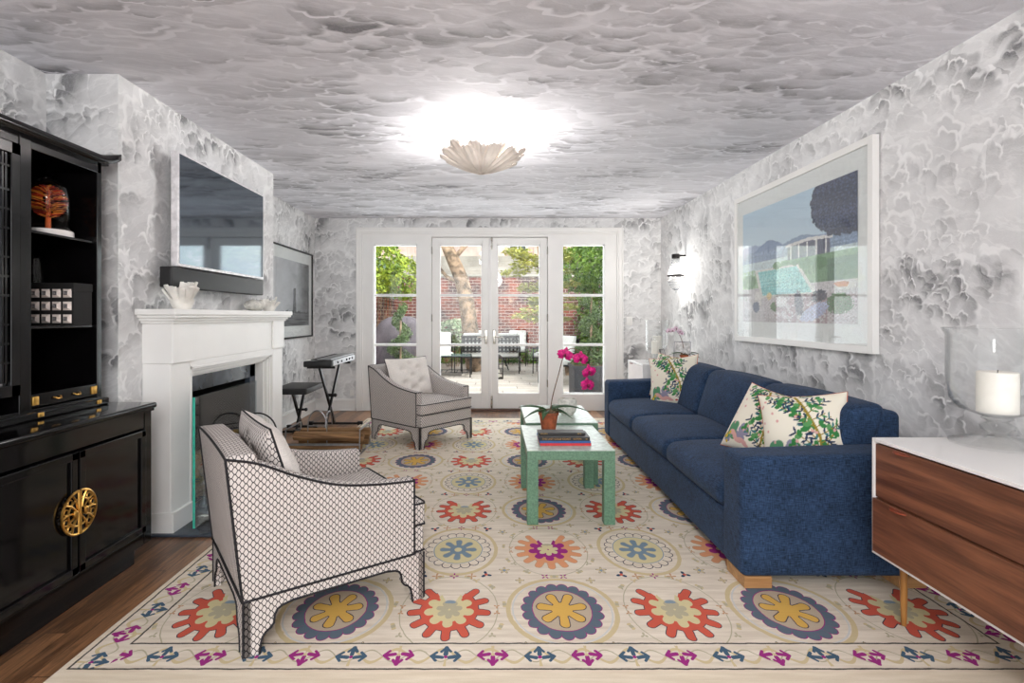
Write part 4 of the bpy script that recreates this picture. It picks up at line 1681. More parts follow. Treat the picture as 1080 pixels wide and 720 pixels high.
    for i in range(48):
        k, f = divmod(i, 12)
        a = -1 + 2 * f / 12
        q = [(a, -1), (1, a), (-a, 1), (-1, -a)][k]
        y = q[0] * W / 2 * (1 - .06 * (1 - q[1] ** 2))
        z = q[1] * H / 2 * (1 - .06 * (1 - q[0] ** 2))
        pts.append((0, y, z))
    g.tube(pts, 0.0042, 6, closed=True)
    g.build('cushion_piping', PP, bc)
    return t


A1 = make_armchair('white trellis armchair nearest the camera, seen from behind beside the fireplace')
A1.location = (-.822, 2.492, RZ)
A1.rotation_euler = (0, 0, math.radians(35.5))
A1.scale = (1.08, 1.06, 1.01)
dup(A1, (-.738, 5.573, RZ), math.radians(-41.5), 'white trellis armchair with tufted cushion in front of the garden doors')

# ================================================================ SOFA
SX0, SX1, SY0, SY1 = 1.157, 2.05, 2.494, 5.60
t = thing('sofa', 'long blue three seat sofa with boxy arms along the right wall', 'sofa', (1.6, 4.05, RZ))
DN = MT['denim']
g = G(); g.rbox(SX0 + .012, SY0 + 0.2, .062, SX1 - .02, SY1 - .2, .305, 0.02, 3); g.build('base', DN, t, world=True)
for a, b in ((SY0, SY0 + .22), (SY1 - .22, SY1)):
    g = G()
    g.rbox(SX0, a, .060, SX1, b, .632, 0.035, 4, 3, fn=lambda w, q: (w[0], w[1], w[2] + (0.012 * q[0] if q[2] > .8 else 0)))
    g.build('armrest', DN, t, world=True)
g = G(); g.rbox(1.90, SY0 + .20, .07, SX1 + .005, SY1 - .2, .80, 0.035, 4, 0); g.build('back_frame', DN, t, world=True)
cw = (SY1 - SY0 - .44) / 3
for k in range(3):
    a = SY0 + .22 + cw * k
    g = G()

    def cr(w, q):
        x, y, z = w
        if q[2] > 0:
            z += 0.035 * (1 - q[0] ** 2) * (1 - q[1] ** 2) - 0.02 * max(0, -q[0]) ** 3
        x -= 0.014 * (1 - q[1] ** 2) * (1 - q[2] ** 2) * (q[0] < 0)
        return (x, y, z)
    g.rbox(SX0 - .005, a + .003, .300, 1.86, a + cw - .003, .458, 0.055, 5, 8, fn=cr)
    g.build('seat_cushion', DN, t, world=True)
    g = G()

    def br(w, q):
        x, y, z = w
        f = (z - .45) / .4
        x += .13 * f
        if q[0] < 0:
            x -= 0.035 * (1 - q[1] ** 2) * (1 - q[2] ** 2)
        if q[2] > 0:
            z += 0.012 * (1 - q[1] ** 2)
        return (x, y, z)
    y0_ = a - (.03 if k == 0 else 0) + .003
    g.rbox(1.68, y0_, .44, 1.88, a + cw - .003, .832, 0.06, 5, 8, fn=br)
    g.build('back_cushion', DN, t, world=True)
for fx in (SX0 + .013, SX1 - .16):
    for fy in (SY0 + .004, SY1 - .20):
        g = G(); g.box(fx, fy, RZ + .0005, fx + .13, fy + .19, .066); g.build('foot', MT['oak_foot'], t, world=True, bevel=.003, label='light oak block foot')


# throw cushions
def paint_cushion(U, V, seed=1, back=False):
    r = random.Random(seed)
    col = np.repeat(lin((232, 226, 210))[None, :], len(U), 0)

    def E_(cx, cy, rx, ry, rot, c):
        nonlocal col
        d = ell(U, V, cx, cy, rx, ry, rot)
        col = lay(col, np.clip((1.12 - d) * 5, 0, 1), c)
    G1, G2, NV, TL, OL, PK, GY, YL, RD = (58, 128, 70), (92, 150, 92), (40, 58, 84), (62, 120, 122), (150, 130, 48), (214, 164, 158), (142, 138, 160), (214, 180, 60), (190, 66, 60)
    # cloudy hillside and blossoms low down
    for k in range(26):
        E_(.70 + r.uniform(-.16, .2), .25 + r.uniform(-.12, .12), .045, .04, r.uniform(0, 3), GY)
    for k in range(8):
        E_(.72 + r.uniform(-.10, .14), .27 + r.uniform(-.08, .08), .06, .05, r.uniform(0, 3), (86, 140, 104))
    for k in range(10):
        E_(.52 + .035 * k * .8, .13 + .012 * k + .03 * math.sin(k), .05, .03, .5, PK)
    # trunk
    pts = [(.30 + .04 * math.sin(q * 3) + .5 * max(0, q - .45) ** 1.2, q * .92 + .02) for q in [i / 60 for i in range(61)]]
    for (a, b) in pts:
        E_(a, b, .013, .022, 0, OL)
    for i, (a, b) in enumerate(pts[8::5]):
        for s in (-1, 1):
            an = PI / 2 - s * r.uniform(.55, 1.25)
            L = r.uniform(.22, .50) if s > 0 else r.uniform(.16, .34)
            n_ = int(L / .055)
            for q in range(int(L / .006)):
                f = q * .006
                E_(a + math.cos(an) * f, b + math.sin(an) * f + .25 * f * f, .005, .005, 0, OL)
            for q in range(1, n_ + 1):
                f = q * .055
                x, y = a + math.cos(an) * f, b + math.sin(an) * f + .25 * f * f
                for sd in (-1, 1):
                    w = an + sd * r.uniform(.6, 1.1)
                    LL = r.uniform(.026, .036)
                    if (q + i) % 3 == 0:
                        E_(x + math.cos(w) * LL, y + math.sin(w) * LL, LL * 1.1, .024, w, G1 if r.random() < .7 else G2)
                    else:
                        E_(x + math.cos(w) * LL, y + math.sin(w) * LL, LL * 1.15, .0105, w, NV if r.random() < .55 else (TL if r.random() < .5 else G1))
    for k in range(16):
        E_(r.uniform(.1, .95), r.uniform(.3, .9), .016, .016, 0, PK)
    for k in range(16):
        x, y = r.uniform(.02, .45), r.uniform(.02, .18)
        E_(x, y, .026, .02, r.uniform(0, 3), r.choice([RD, NV, PK, TL, RD]))
    for k in range(7):
        E_(.86 + r.uniform(-.05, .06), .16 + r.uniform(-.07, .08), .03, .022, r.uniform(0, 3), r.choice([YL, YL, OL, RD]))
    return col


cush_mat = attr_mat('botanical_linen')


def make_cushion(label, W=.43, seed=1):
    t = thing('throw_cushion', label, 'cushion', (0, 0, 0), 0, 'botanical throw cushions on the sofa')
    g = G()
    n = 120
    pillow(g, W, W, .17, n, n, pinch=0.09, power=.42)
    o = g.build('cover', [cush_mat, cush_mat], t, sharp=80)
    U, V = np.meshgrid(np.linspace(0, 1, n), np.linspace(0, 1, n), indexing='ij')
    a = paint_cushion(1 - U.ravel(), V.ravel(), seed)
    b = paint_cushion(U.ravel(), V.ravel(), seed + 5)
    paint(o, np.concatenate([a, b]))
    g = G()
    pts = []
    for i in range(64):
        k, f = divmod(i, 16)
        a_ = -1 + 2 * f / 16
        q = [(a_, -1), (1, a_), (-a_, 1), (-1, -a_)][k]
        y = q[0] * W / 2 * (1 - .09 * (1 - q[1] ** 2))
        z = q[1] * W / 2 * (1 - .09 * (1 - q[0] ** 2))
        pts.append((0, y, z))
    g.tube(pts, 0.0036, 6, closed=True)
    g.build('cord_edge', plain('coral_cord', (196, 116, 88), .8), t)
    return t


def place(t, loc, rx, ry, rz):
    t.location = loc
    t.rotation_euler = (rx, ry, rz)


R_ = math.radians
# rotation: face +x is turned by rz, then leaned back by ry (local)
c1 = make_cushion('botanical throw cushion nearest the near sofa arm, facing the room')
place(c1, (1.66, 2.86, .655), R_(8), R_(-20), R_(180 + 50))
c2 = dup(c1, (0, 0, 0), 0, 'botanical throw cushion leaning left of the nearest one, edge towards the camera')
place(c2, (1.58, 3.12, .650), R_(-8), R_(-28), R_(180 + 24))
c3 = dup(c1, (0, 0, 0), 0, 'botanical throw cushion at the far end of the sofa, in front of its twin')
place(c3, (1.68, 4.99, .672), R_(8), R_(-14), R_(180 + 48))
c3.scale = (1.0, 1.1, 1.08)
c4 = dup(c1, (0, 0, 0), 0, 'botanical throw cushion half hidden at the far end of the sofa')
place(c4, (1.73, 5.20, .685), R_(-4), R_(-14), R_(180 + 34))

# ================================================================ COFFEE TABLES
def parsons(label, x0, x1, y0, y1, h, lift=0.0):
    t = thing('coffee_table', label, 'coffee table', ((x0 + x1) / 2, (y0 + y1) / 2, RZ), 0, 'green coffee tables')
    L = .068
    g = G(); g.box(x0, y0, h - .060, x1, y1, h - .004); g.build('apron', MT['shagreen'], t, world=True, bevel=.003)
    g = G(); g.box(x0 + .001, y0 + .001, h - .0045, x1 - .001, y1 - .001, h); g.build('tabletop', MT['tabletop_glass'], t, world=True, bevel=.001, label='pale glossy top')
    for a in (x0, x1 - L):
        for b in (y0, y1 - L):
            g = G(); g.box(a, b, RZ + .0005, a + L, b + L, h - .06); g.build('leg', MT['shagreen'], t, world=True, bevel=.003)
    return t


parsons('green parsons coffee table nearest the camera carrying books and an orchid', .207, .742, 3.256, 4.015, .464)
parsons('green parsons coffee table nearest the garden doors with a white rock bowl', .245, .79, 4.03, 4.81, .478)


def book(label, x0, x1, y0, y1, z0, z1, cover, writing=None, col=None, group='books on the coffee table', pages=(228, 222, 208)):
    t = thing('book', label, 'book', ((x0 + x1) / 2, (y0 + y1) / 2, z0), 0, group)
    cm = plain('book_cover_%d_%d_%d' % cover, cover, .45, var=.04)
    c = .0025
    g = G()
    g.box(x0, y0, z0, x1, y1, z0 + c)
    g.box(x0, y0, z1 - c, x1, y1, z1)
    g.box(x0, y0, z0 + c, x1, y0 + .003, z1 - c)
    g.build('cover', cm, t, world=True)
    g = G(); g.box(x0 + .005, y0 + .003, z0 + c, x1 - .005, y1 - .006, z1 - c); g.build('pages', plain('pages_%d' % pages[2], pages, .9), t, world=True)
    if writing:
        for (txt, size, x, z) in writing:
            cu = bpy.data.curves.new('spine_lettering', 'FONT')
            cu.body = txt
            cu.size = size
            cu.extrude = .0003
            cu.align_y = 'CENTER'
            tmp = bpy.data.objects.new('lettering_source', cu)
            C.objects.link(tmp)
            bpy.context.view_layer.update()
            me = bpy.data.meshes.new_from_object(tmp.evaluated_get(bpy.context.evaluated_depsgraph_get()))
            bpy.data.objects.remove(tmp)
            o = bpy.data.objects.new('spine_lettering', me)
            C.objects.link(o)
            o.parent = t
            o.rotation_euler = (PI / 2, 0, 0)
            o.location = (x - t.location.x, y0 - .0006 - t.location.y, z - t.location.z)
            me.materials.clear()
            me.materials.append(plain('letter_%d' % col[0], col, .4))
    return t


Z = .4645
book('red book at the bottom of the coffee table stack', .297, .617, 3.371, 3.62, Z, Z + .0155, (206, 46, 52))
book('blue book second from the bottom of the coffee table stack', .294, .614, 3.375, 3.615, Z + .016, Z + .0285, (44, 92, 158))
book('thick black book with gold spine lettering on the blue book', .292, .610, 3.378, 3.56, Z + .029, Z + .053, (20, 20, 22),
     [('THE LAST GOLD COAST', .0165, .309, Z + .0405), ('EDITION', .013, .505, Z + .0405), ('44', .012, .583, Z + .0405)], (190, 140, 70))
g = G()
for (a, b) in ((.318, .322), (.334, .341), (.352, .360), (.368, .376), (.384, .392), (.50, .507), (.512, .519)):
    pass
book('thin black book with gold and white spine on top of the stack', .290, .592, 3.440, 3.545, Z + .0535, Z + .066, (40, 38, 38),
     [('GOLDEN', .011, .305, Z + .0598), ('ARTS', .011, .54, Z + .0598)], (214, 170, 90), pages=(226, 176, 70))


# ================================================================ ORCHIDS
def orchid(label, loc, potr, poth, stem, flowers, petal, core, leaves, fsize, seed=1, group=None):
    r = random.Random(seed)
    t = thing('potted_orchid', label, 'potted plant', loc, 0, group)
    g = G()
    g.lathe([(0.001, 0), (potr * .68, 0), (potr * .92, poth * .86), (potr * 1.0, poth * .86), (potr * 1.0, poth), (potr * .9, poth), (potr * .86, poth * .9), (.001, poth * .88)], 28)
    g.build('pot', MT['terracotta'], t)
    g = G()
    g.ball((0, 0, poth * .93), (potr * .95, potr * .95, potr * .42), 22, 12, fn=lambda p: 1 + .14 * mnoise.noise(Vector(p) * 6))
    for k in range(26):
        a, rr = r.uniform(0, 2 * PI), potr * r.uniform(.2, 1.0)
        p = Vector((rr * math.cos(a), rr * math.sin(a), poth * .95 + potr * .2))
        g.tube([p, p + Vector((math.cos(a) * .02, math.sin(a) * .02, r.uniform(-.01, .02)))], .005, 5)
    g.build('bark_mix', MT['soil'], t)
    for (a, L, W, up, bd) in leaves:
        g = G()
        g.leaf((0.01 * math.cos(a), .01 * math.sin(a), poth + .01), (math.cos(a), math.sin(a), up), (-math.cos(a) * up, -math.sin(a) * up, 1), L, W, 8, bd, .25)
        g.build('leaf', MT['orchid_leaf'], t, solid=.0025)
    g = G(); g.tube(catmull(stem, 6), [.0042 - .0022 * i / (6 * (len(stem) - 1)) for i in range(6 * (len(stem) - 1) + 1)], 7); st = g.build('flower_stem', MT['stem'], t)
    for (fx, fy, fz, yaw) in flowers:
        g = G()
        g.at((fx, fy, fz), (r.uniform(-.2, .2), r.uniform(-.25, .25), yaw + r.uniform(-.2, .2)))
        S = fsize
        for (an, L, W) in ((PI / 2, .52, .36), (PI / 2 + 2.2, .52, .36), (PI / 2 - 2.2, .52, .36)):
            g.leaf((0, .004, 0), (math.cos(an), 0, math.sin(an)), (0, -1, 0), L * S, W * S, 5, .10, .1)
        for s in (0, PI):
            for dz in (.25, -.12):
                g.leaf((0, -.002, 0), (math.cos(s), 0, dz), (0, -1, 0), .54 * S, .52 * S, 5, .06, .05)
        f = g.build('flower', petal, t, solid=.0012)
        g = G()
        g.at((fx, fy, fz), (0, 0, yaw))
        g.ball((0, -.012, -.006), (.10 * S, .12 * S, .13 * S), 8, 6)
        g.build('flower_lip', core, f)
    return t


Y0 = 3.86
Pz = lambda y, py: 1.28 - (py - 333) * y / 566
Px = lambda y, px: (px - 520) * y / 566
ox, oz = .400, .4645
fl = [(595.4, 373.5), (611.5, 377.5), (620.5, 391.6), (619, 405)]
FLW = [(Px(Y0, a) - ox, -.03, Pz(Y0, b) - oz, .25 * (i - 1)) for i, (a, b) in enumerate(fl)]
stem = [(0.01, 0, .10), (.025, 0, .22), (Px(Y0, 589) - ox, 0, Pz(Y0, 395) - oz), (Px(Y0, 596) - ox, 0, Pz(Y0, 372) - oz), (Px(Y0, 607) - ox, 0, Pz(Y0, 368) - oz),
        (Px(Y0, 617) - ox, 0, Pz(Y0, 380) - oz), (Px(Y0, 620) - ox, 0, Pz(Y0, 398) - oz), (Px(Y0, 615) - ox, 0, Pz(Y0, 414) - oz)]
orchid('magenta orchid in a terracotta pot on the green coffee table', (ox, Y0, oz), .074, .125, stem, FLW, MT['orchid_petal'], MT['orchid_core'],
       [(PI + .5, .24, .052, .45, .25), (PI - .1, .17, .05, .05, .45), (.1, .26, .05, .48, .55), (-.5, .15, .045, .3, .6), (PI + 1.2, .14, .05, .2, .5), (.9, .20, .045, .45, .5)], .108, 2)

t = thing('rock_bowl', 'white rough rock bowl behind the orchid on the far coffee table', 'bowl', (.605, 4.36, .4785))
g = G()
g.lathe([(.001, .0), (.045, .0), (.066, .03), (.076, .08), (.074, .125), (.066, .13), (.060, .09), (.04, .04), (.001, .035)], 22,
        mod=lambda a, z: 1 + .07 * math.sin(a * 5 + z * 40) + .05 * math.sin(a * 9 - z * 60))
g.build('bowl', MT['rock'], t, sharp=15)

# ================================================================ SIDEBOARD
def sideboard(label, cat, x0, x1, y0, y1, zb, zt, units, leather, legs, wood_front=True, name='sideboard', group=None):
    t = thing(name, label, cat, ((x0 + x1) / 2, (y0 + y1) / 2, 0), 0, group)
    s = .014
    g = G()
    g.box(x0, y0, zt - s, x1, y1, zt)
    g.box(x0, y0, zb, x1, y1, zb + s)
    g.box(x0, y0, zb + s, x1, y0 + s, zt - s)
    g.box(x0, y1 - s, zb + s, x1, y1, zt - s)
    g.box(x1 - .01, y0 + s, zb + s, x1, y1 - s, zt - s)
    for k in range(1, units):
        yy = y0 + (y1 - y0) * k / units
        g.box(x0 + .03, yy - .008, zb + s, x1 - .01, yy + .008, zt - s)
    g.build('case', MT['white_lacquer'], t, world=True, bevel=.0015)
    fm = MT['walnut'] if wood_front else plain('pale_blush_lacquer', (222, 214, 212), .55, var=.01)
    zm = (zb + zt) / 2 - .005
    for k in range(units):
        a = y0 + s + (y1 - y0 - 2 * s) * k / units
        b = y0 + s + (y1 - y0 - 2 * s) * (k + 1) / units
        for (z0, z1, ex) in ((zb + s + .001, zm, -.010), (zm + .005, zt - s - .008, .004)):
            g = G(); g.box(x0 + ex, a + .003, z0, x0 + .022, b - .003, z1)
            d = g.build('drawer', fm, t, world=True, bevel=.001)
            if leather:
                yy = b - .15
                xf = x0 + ex
                half = [(xf - .024 * math.sin(q), yy - .040 * math.cos(q)) for q in [PI * i_ / 10 for i_ in range(11)]]
                g = G(); g.prism([(xf + .004, yy - .04)] + half + [(xf + .004, yy + .04)], z1 - .010, z1 - .005, 'xy')
                g.build('pull', MT['leather'], t, world=True, label='brown leather tab pull')
    for (lx, ly) in legs:
        g = G(); g.tube([(lx, ly, .001 + (RZ if lx < 2.12 and ly > 1.82 else 0)), (lx, ly, .1), (lx, ly, zb + .003)], [.0095, .0125, .0145], 14)
        g.build('leg', MT['amber_wood'], t, world=True, label='amber turned leg')
    return t


sideboard('white sideboard with walnut drawers in the near right corner', 'sideboard', 1.618, 2.235, .78, 2.292, .272, .7616, 2, True,
          [(1.684, 2.20), (2.17, 2.20), (1.684, .87), (2.17, .87)])
sideboard('small white chest with tab pulls in the far corner behind the sofa', 'chest', 1.60, 2.235, 5.735, 6.36, .272, .7616, 1, True,
          [(1.66, 5.80), (2.17, 5.80), (1.66, 6.29), (2.17, 6.29)], False, 'corner_chest')


def hurricane(label, loc, R, H, candle_r, candle_h, group=None):
    t = thing('hurricane_vase', label, 'candle holder', loc, 0, group)
    k = H / .47
    g = G()
    g.lathe([(R * .92, 0), (R * .93, .006 * k), (R * .70, .018 * k), (R * .25, .034 * k), (R * .17, .045 * k), (R * .32, .062 * k), (R * .34, .075 * k), (R * .18, .092 * k), (R * .30, .104 * k), (R * .28, .112 * k),
             (R * .42, .122 * k), (R * .78, .145 * k), (R * .94, .185 * k), (R * .98, .25 * k), (R * .98, .44 * k), (R * 1.04, .462 * k), (R * 1.06, .47 * k)], 48, cap=False)
    g.build('glass_bowl', MT['vessel'], t, solid=.004)
    g = G()
    z = .128 * k
    g.lathe([(.001, z), (candle_r, z), (candle_r, z + candle_h - .004), (candle_r - .004, z + candle_h), (candle_r * .3, z + candle_h - .005), (.001, z + candle_h - .006)], 32)
    cd = g.build('candle', MT['wax'], t)
    g = G(); g.tube([(0, 0, z + candle_h - .006), (0.002, 0, z + candle_h + .008)], .0015, 5); g.build('wick', MT['piping'], cd)
    return t


hurricane('footed glass hurricane vase with a candle on the near sideboard', (2.035, 2.165, .762), .165, .47, .066, .165)
hurricane('tall glass hurricane vase with a candle on the corner chest, farther one', (1.90, 6.22, .762), .13, .47, .05, .16)
hurricane('short glass hurricane vase with a candle on the corner chest, nearer one', (1.80, 5.95, .762), .105, .36, .042, .14)
# small tilted photo frames on the chest
for (lx, ly, h, rz, lab) in ((1.86, 5.80, .16, .9, 'small clear photo frame leaning on the corner chest'), (2.06, 5.86, .24, -.5, 'taller thin photo frame on the corner chest beside the orchid')):
    t = thing('photo_frame', lab, 'photo frame', (lx, ly, .762), rz)
    g = G()
    w = h * .75
    ti = .25
    g.at((0, 0, 0.003), (-ti, 0, 0))
    for (a, b, c, d) in ((-w / 2, -w / 2 + .01, 0, h), (w / 2 - .01, w / 2, 0, h), (-w / 2, w / 2, 0, .01), (-w / 2, w / 2, h - .01, h)):
        g.box(a, -.006, c, b, .006, d)
    g.build('frame', MT['steel'], t)
    g = G(); g.at((0, 0, 0.003), (-ti, 0, 0)); g.box(-w / 2 + .009, -.002, .009, w / 2 - .009, .004, h - .009); g.build('photo', plain('faded_photo_%d' % int(h * 100), (206, 204, 202), .4, var=.15, nscale=25), t)
    g = G(); g.bar((0, .003 + .25 * h * .6, h * .6), (0, .25 * h * .6 + .08, 0.003), .02, .003); g.build('strut', MT['black_metal'], t)
orchid('pale pink orchid in a terracotta pot on the corner chest', (2.10, 5.99 - .1, .762), .055, .09,
       [(0, 0, .08), (-.02, 0, .22), (-.07, 0, .34), (-.13, 0, .37), (-.20, 0, .35)],
       [(-.06, -.02, .35, 0), (-.10, -.02, .38, .2), (-.14, -.02, .36, -.1), (-.18, -.02, .355, 0), (-.04, -.02, .33, 0)], MT['orchid_pale'], MT['orchid_core'],
       [(PI, .14, .035, .5, .6), (0.2, .18, .035, .4, .5), (-.6, .14, .035, .3, .6), (PI - .7, .12, .03, .6, .5)], .06, 7)

# ================================================================ WALL SCONCE, PLATES
t = thing('wall_sconce', 'small crystal bead wall sconce on the right wall', 'wall lamp', (XR, 6.33, 1.55))
sx = XR - .115
g = G()
g.lathe([(.042, .405), (.046, .41), (.046, .455), (.03, .46), (.001, .46)], 20, (sx, 6.33, 1.55)); g.box(sx, 6.31, 1.98, XR - .001, 6.35, 2.0)
g.lathe([(.001, .0), (.03, .0)], 12, (sx, 6.33, 1.95))
g.build('cap', MT['iron'], t, world=True)
g = G()
g.tube([(sx + .088 * math.cos(a), 6.33 + .088 * math.sin(a), 1.55 + .205) for a in [2 * PI * i / 32 for i in range(32)]], .011, 8, closed=True)
g.build('ring', MT['iron'], t, world=True)
g = G()
for k in range(22):
    a = 2 * PI * k / 22
    for q in range(13):
        f = q / 12
        rr = .042 + (.086 - .042) * f ** 1.5
        g.ball((sx + rr * math.cos(a), 6.33 + rr * math.sin(a), 1.55 + .405 - .19 * f), .0065, 6, 4)
    for q in range(7):
        f = q / 6
        rr = .086 * math.cos(f * 1.35)
        g.ball((sx + rr * math.cos(a), 6.33 + rr * math.sin(a), 1.55 + .195 - .16 * math.sin(f * 1.35)), .0075, 6, 4)
g.ball((sx, 6.33, 1.565), .014, 10, 8)
g.build('bead_strands', glass('crystal_beads', (.93, .94, .95, 1), .7, .14, .8), t, world=True)
g = G(); g.ball((sx, 6.33, 1.84), (.018, .018, .03), 10, 8)
mb = Mat('sconce_bulb', (1, .9, .75, 1)); mb.b.inputs['Emission Color'].default_value = (1, .93, .82, 1); mb.b.inputs['Emission Strength'].default_value = 14
g.build('bulb', mb.m, t, world=True)
pl = bpy.data.lights.new('sconce_glow', 'POINT'); pl.energy = 12; pl.shadow_soft_size = .05; pl.color = (1, .95, .88)
po = bpy.data.objects.new('sconce_glow', pl); po.location = (sx - .03, 6.33, 1.80); C.objects.link(po)

for (nm, lab, x, z, w, h) in (('light_switch', 'white double light switch on the back wall above the chest', 1.84, 1.21, .085, .115), ('power_outlet', 'white power outlet low on the back wall left of the doors', -1.905, .245, .05, .08)):
    t = thing(nm, lab, 'wall plate', (x, YB, z))
    g = G(); g.rbox(x - w / 2, YB - .007, z - h / 2, x + w / 2, YB - .0005, z + h / 2, .003); g.build('plate', MT['plate'], t, world=True)
    g = G()
    for dx in ((-.02, .02) if w > .06 else (0,)):
        g.box(x + dx - .009, YB - .011, z - .025, x + dx + .009, YB - .006, z + .025)
    g.build('rocker', MT['plate'], t, world=True)

# ================================================================ CEILING LIGHT
lx_, ly_ = -.085, 3.945
t = thing('ceiling_light', 'sculpted white petal bowl ceiling light', 'ceiling light', (lx_, ly_, 2.6))
g = G(); g.lathe([(.001, 2.60 - .0005), (.055, 2.60 - .0005), (.055, 2.585), (.04, 2.578), (.001, 2.578)], 28, (lx_, ly_, 0)); g.build('canopy', MT['white_paint'], t, world=True)
g = G(); g.tube([(lx_, ly_, 2.58), (lx_, ly_, 2.36)], .008, 8); g.build('rod', MT['chrome'], t, world=True)
rr = random.Random(9)
for k in range(26):
    lay2 = k % 2
    a0 = 2 * PI * k / 26 + rr.uniform(-.05, .05)
    Lr = (.325 if lay2 else .295) * rr.uniform(.93, 1.04)
    hh = .135 + rr.uniform(-.03, .03) - .01 * lay2
    ww = rr.uniform(.036, .046)
    g = G()

    def pet(u, v, a0=a0, Lr=Lr, hh=hh, ww=ww, lay2=lay2):
        r = .02 + (Lr - .02) * u
        w = ww * (.25 + .95 * u ** .7)
        if u > .86:
            w *= math.sqrt(max(0.02, 1 - ((u - .86) / .15) ** 2))
        s = (v - .5) * 2
        z = 2.325 + hh * u ** 1.35 + .016 * s * s * (1 - .5 * u) + .006 * math.sin(s * 7) * u + .006 * lay2
        ca, sa = math.cos(a0), math.sin(a0)
        return (lx_ + ca * r - sa * s * w, ly_ + sa * r + ca * s * w, z)
    g.grid(pet, 16, 9)
    g.build('petal', MT['plaster'], t, world=True, solid=.006)
g = G(); g.ball((lx_, ly_, 2.345), (.035, .035, .015), 16, 8); g.build('finial', MT['plaster'], t, world=True)
bm = Mat('lamp_bulb', (1, 1, 1, 1)); bm.b.inputs['Emission Color'].default_value = (1, .97, .92, 1); bm.b.inputs['Emission Strength'].default_value = 25
for k in range(3):
    a = 2 * PI * k / 3 + .5
    g = G(); g.ball((lx_ + .08 * math.cos(a), ly_ + .08 * math.sin(a), 2.47), .028, 14, 10); g.build('bulb', bm.m, t, world=True)
pl = bpy.data.lights.new('ceiling_lamp_glow', 'POINT'); pl.energy = 64; pl.shadow_soft_size = .20; pl.color = (1, .975, .95)
po = bpy.data.objects.new('ceiling_lamp_glow', pl); po.location = (lx_, ly_, 2.42); C.objects.link(po)

# ================================================================ KEYBOARD, BENCH, LOG RACK
t = thing('keyboard_stand', 'black folding keyboard stand in the far left corner', 'keyboard stand', (-1.85, 5.16, 0))
BM = MT['black_metal']
g = G(); g.bar((-1.83, 4.92, .02), (-1.83, 5.50, .72), .03, .022, (1, 0, 0)); g.build('brace', BM, t, world=True)
g = G(); g.bar((-1.86, 5.40, .02), (-1.86, 4.86, .72), .03, .022, (1, 0, 0)); g.build('brace', BM, t, world=True)
for yy in (4.92, 5.40):
    g = G(); g.tube([(-2.14, yy, .02), (-1.56, yy, .02)], .014, 10)
    for q in (-2.14, -1.56):
        g.rbox(q - .03, yy - .022, .0015, q + .03, yy + .022, .045, .006)
    g.build('foot_bar', BM, t, world=True)
for yy in (4.88, 5.50):
    g = G(); g.tube([(-2.0, yy, .725), (-1.70, yy, .725)], .013, 10); g.build('top_bar', BM, t, world=True)
g = G(); g.tube([(-1.88, 5.17, .385), (-1.80, 5.17, .385)], .018, 10); g.ball((-1.785, 5.17, .385), .022, 10, 8); g.build('pivot_knob', BM, t, world=True)
t = thing('electric_keyboard', 'black and silver electric keyboard on the folding stand', 'keyboard', (-1.85, 5.22, .739))
g = G(); g.rbox(-2.0, 4.75, .739, -1.70, 5.70, .80, .012, 3, 0, fn=lambda w, q: (w[0], w[1], w[2] + (.018 if q[2] > 0 and q[0] > 0 else 0))); g.build('housing', MT['black_plastic'], t, world=True)
g = G()
for k in range(52):
    yy = 4.80 + .0165 * k
    g.box(-1.992, yy, .800, -1.87, yy + .0150, .808)
g.build('white_keys', MT['plate'], t, world=True)
g = G()
for k in range(51):
    if k % 7 in (0, 1, 3, 4, 5):
        yy = 4.80 + .0165 * k + .011
        g.box(-1.94, yy, .808, -1.87, yy + .009, .818)
g.build('black_keys', MT['black_plastic'], t, world=True)
g = G(); g.box(-1.865, 4.762, .8175, -1.71, 5.69, .8235); g.build('control_panel', MT['steel'], t, world=True, label='silver control panel')
g = G(); g.rbox(-1.703, 4.80, .748, -1.694, 5.68, .806, .003); g.build('rear_panel', plain('silver_plastic', (190, 192, 196), .4), t, world=True)
g = G()
for yy in (4.95, 5.1, 5.3, 5.42, 5.55):
    g.tube([(-1.696, yy, .776), (-1.684, yy, .776)], .012, 10)
g.build('knobs', MT['black_plastic'], t, world=True)

t = thing('keyboard_bench', 'black padded folding keyboard bench beside the keyboard', 'bench', (-2.15, 5.1, 0))
g = G(); g.rbox(-2.36, 4.83, .44, -1.985, 5.40, .505, .014, 3); g.build('seat', plain('black_vinyl', (30, 29, 30), .45), t, world=True)
for s in (1, -1):
    g = G(); g.bar((-2.17 + .02 * s, 5.115 - .14 * s, .02), (-2.17 + .02 * s, 5.115 + .13 * s, .44), .035, .02, (1, 0, 0)); g.build('leg', BM, t, world=True)
for yy in (4.975, 5.255):
    g = G(); g.tube([(-2.34, yy, .018), (-2.02, yy, .018)], .014, 10)
    for q in (-2.335, -2.03):
        g.rbox(q - .02, yy - .018, .001, q + .02, yy + .018, .036, .006)
    g.build('foot_bar', BM, t, world=True)
g = G(); g.tube([(-2.20, 5.115, .235), (-2.10, 5.115, .235)], .013, 8); g.ball((-2.09, 5.115, .235), .02, 8, 6); g.build('pivot_knob', BM, t, world=True)

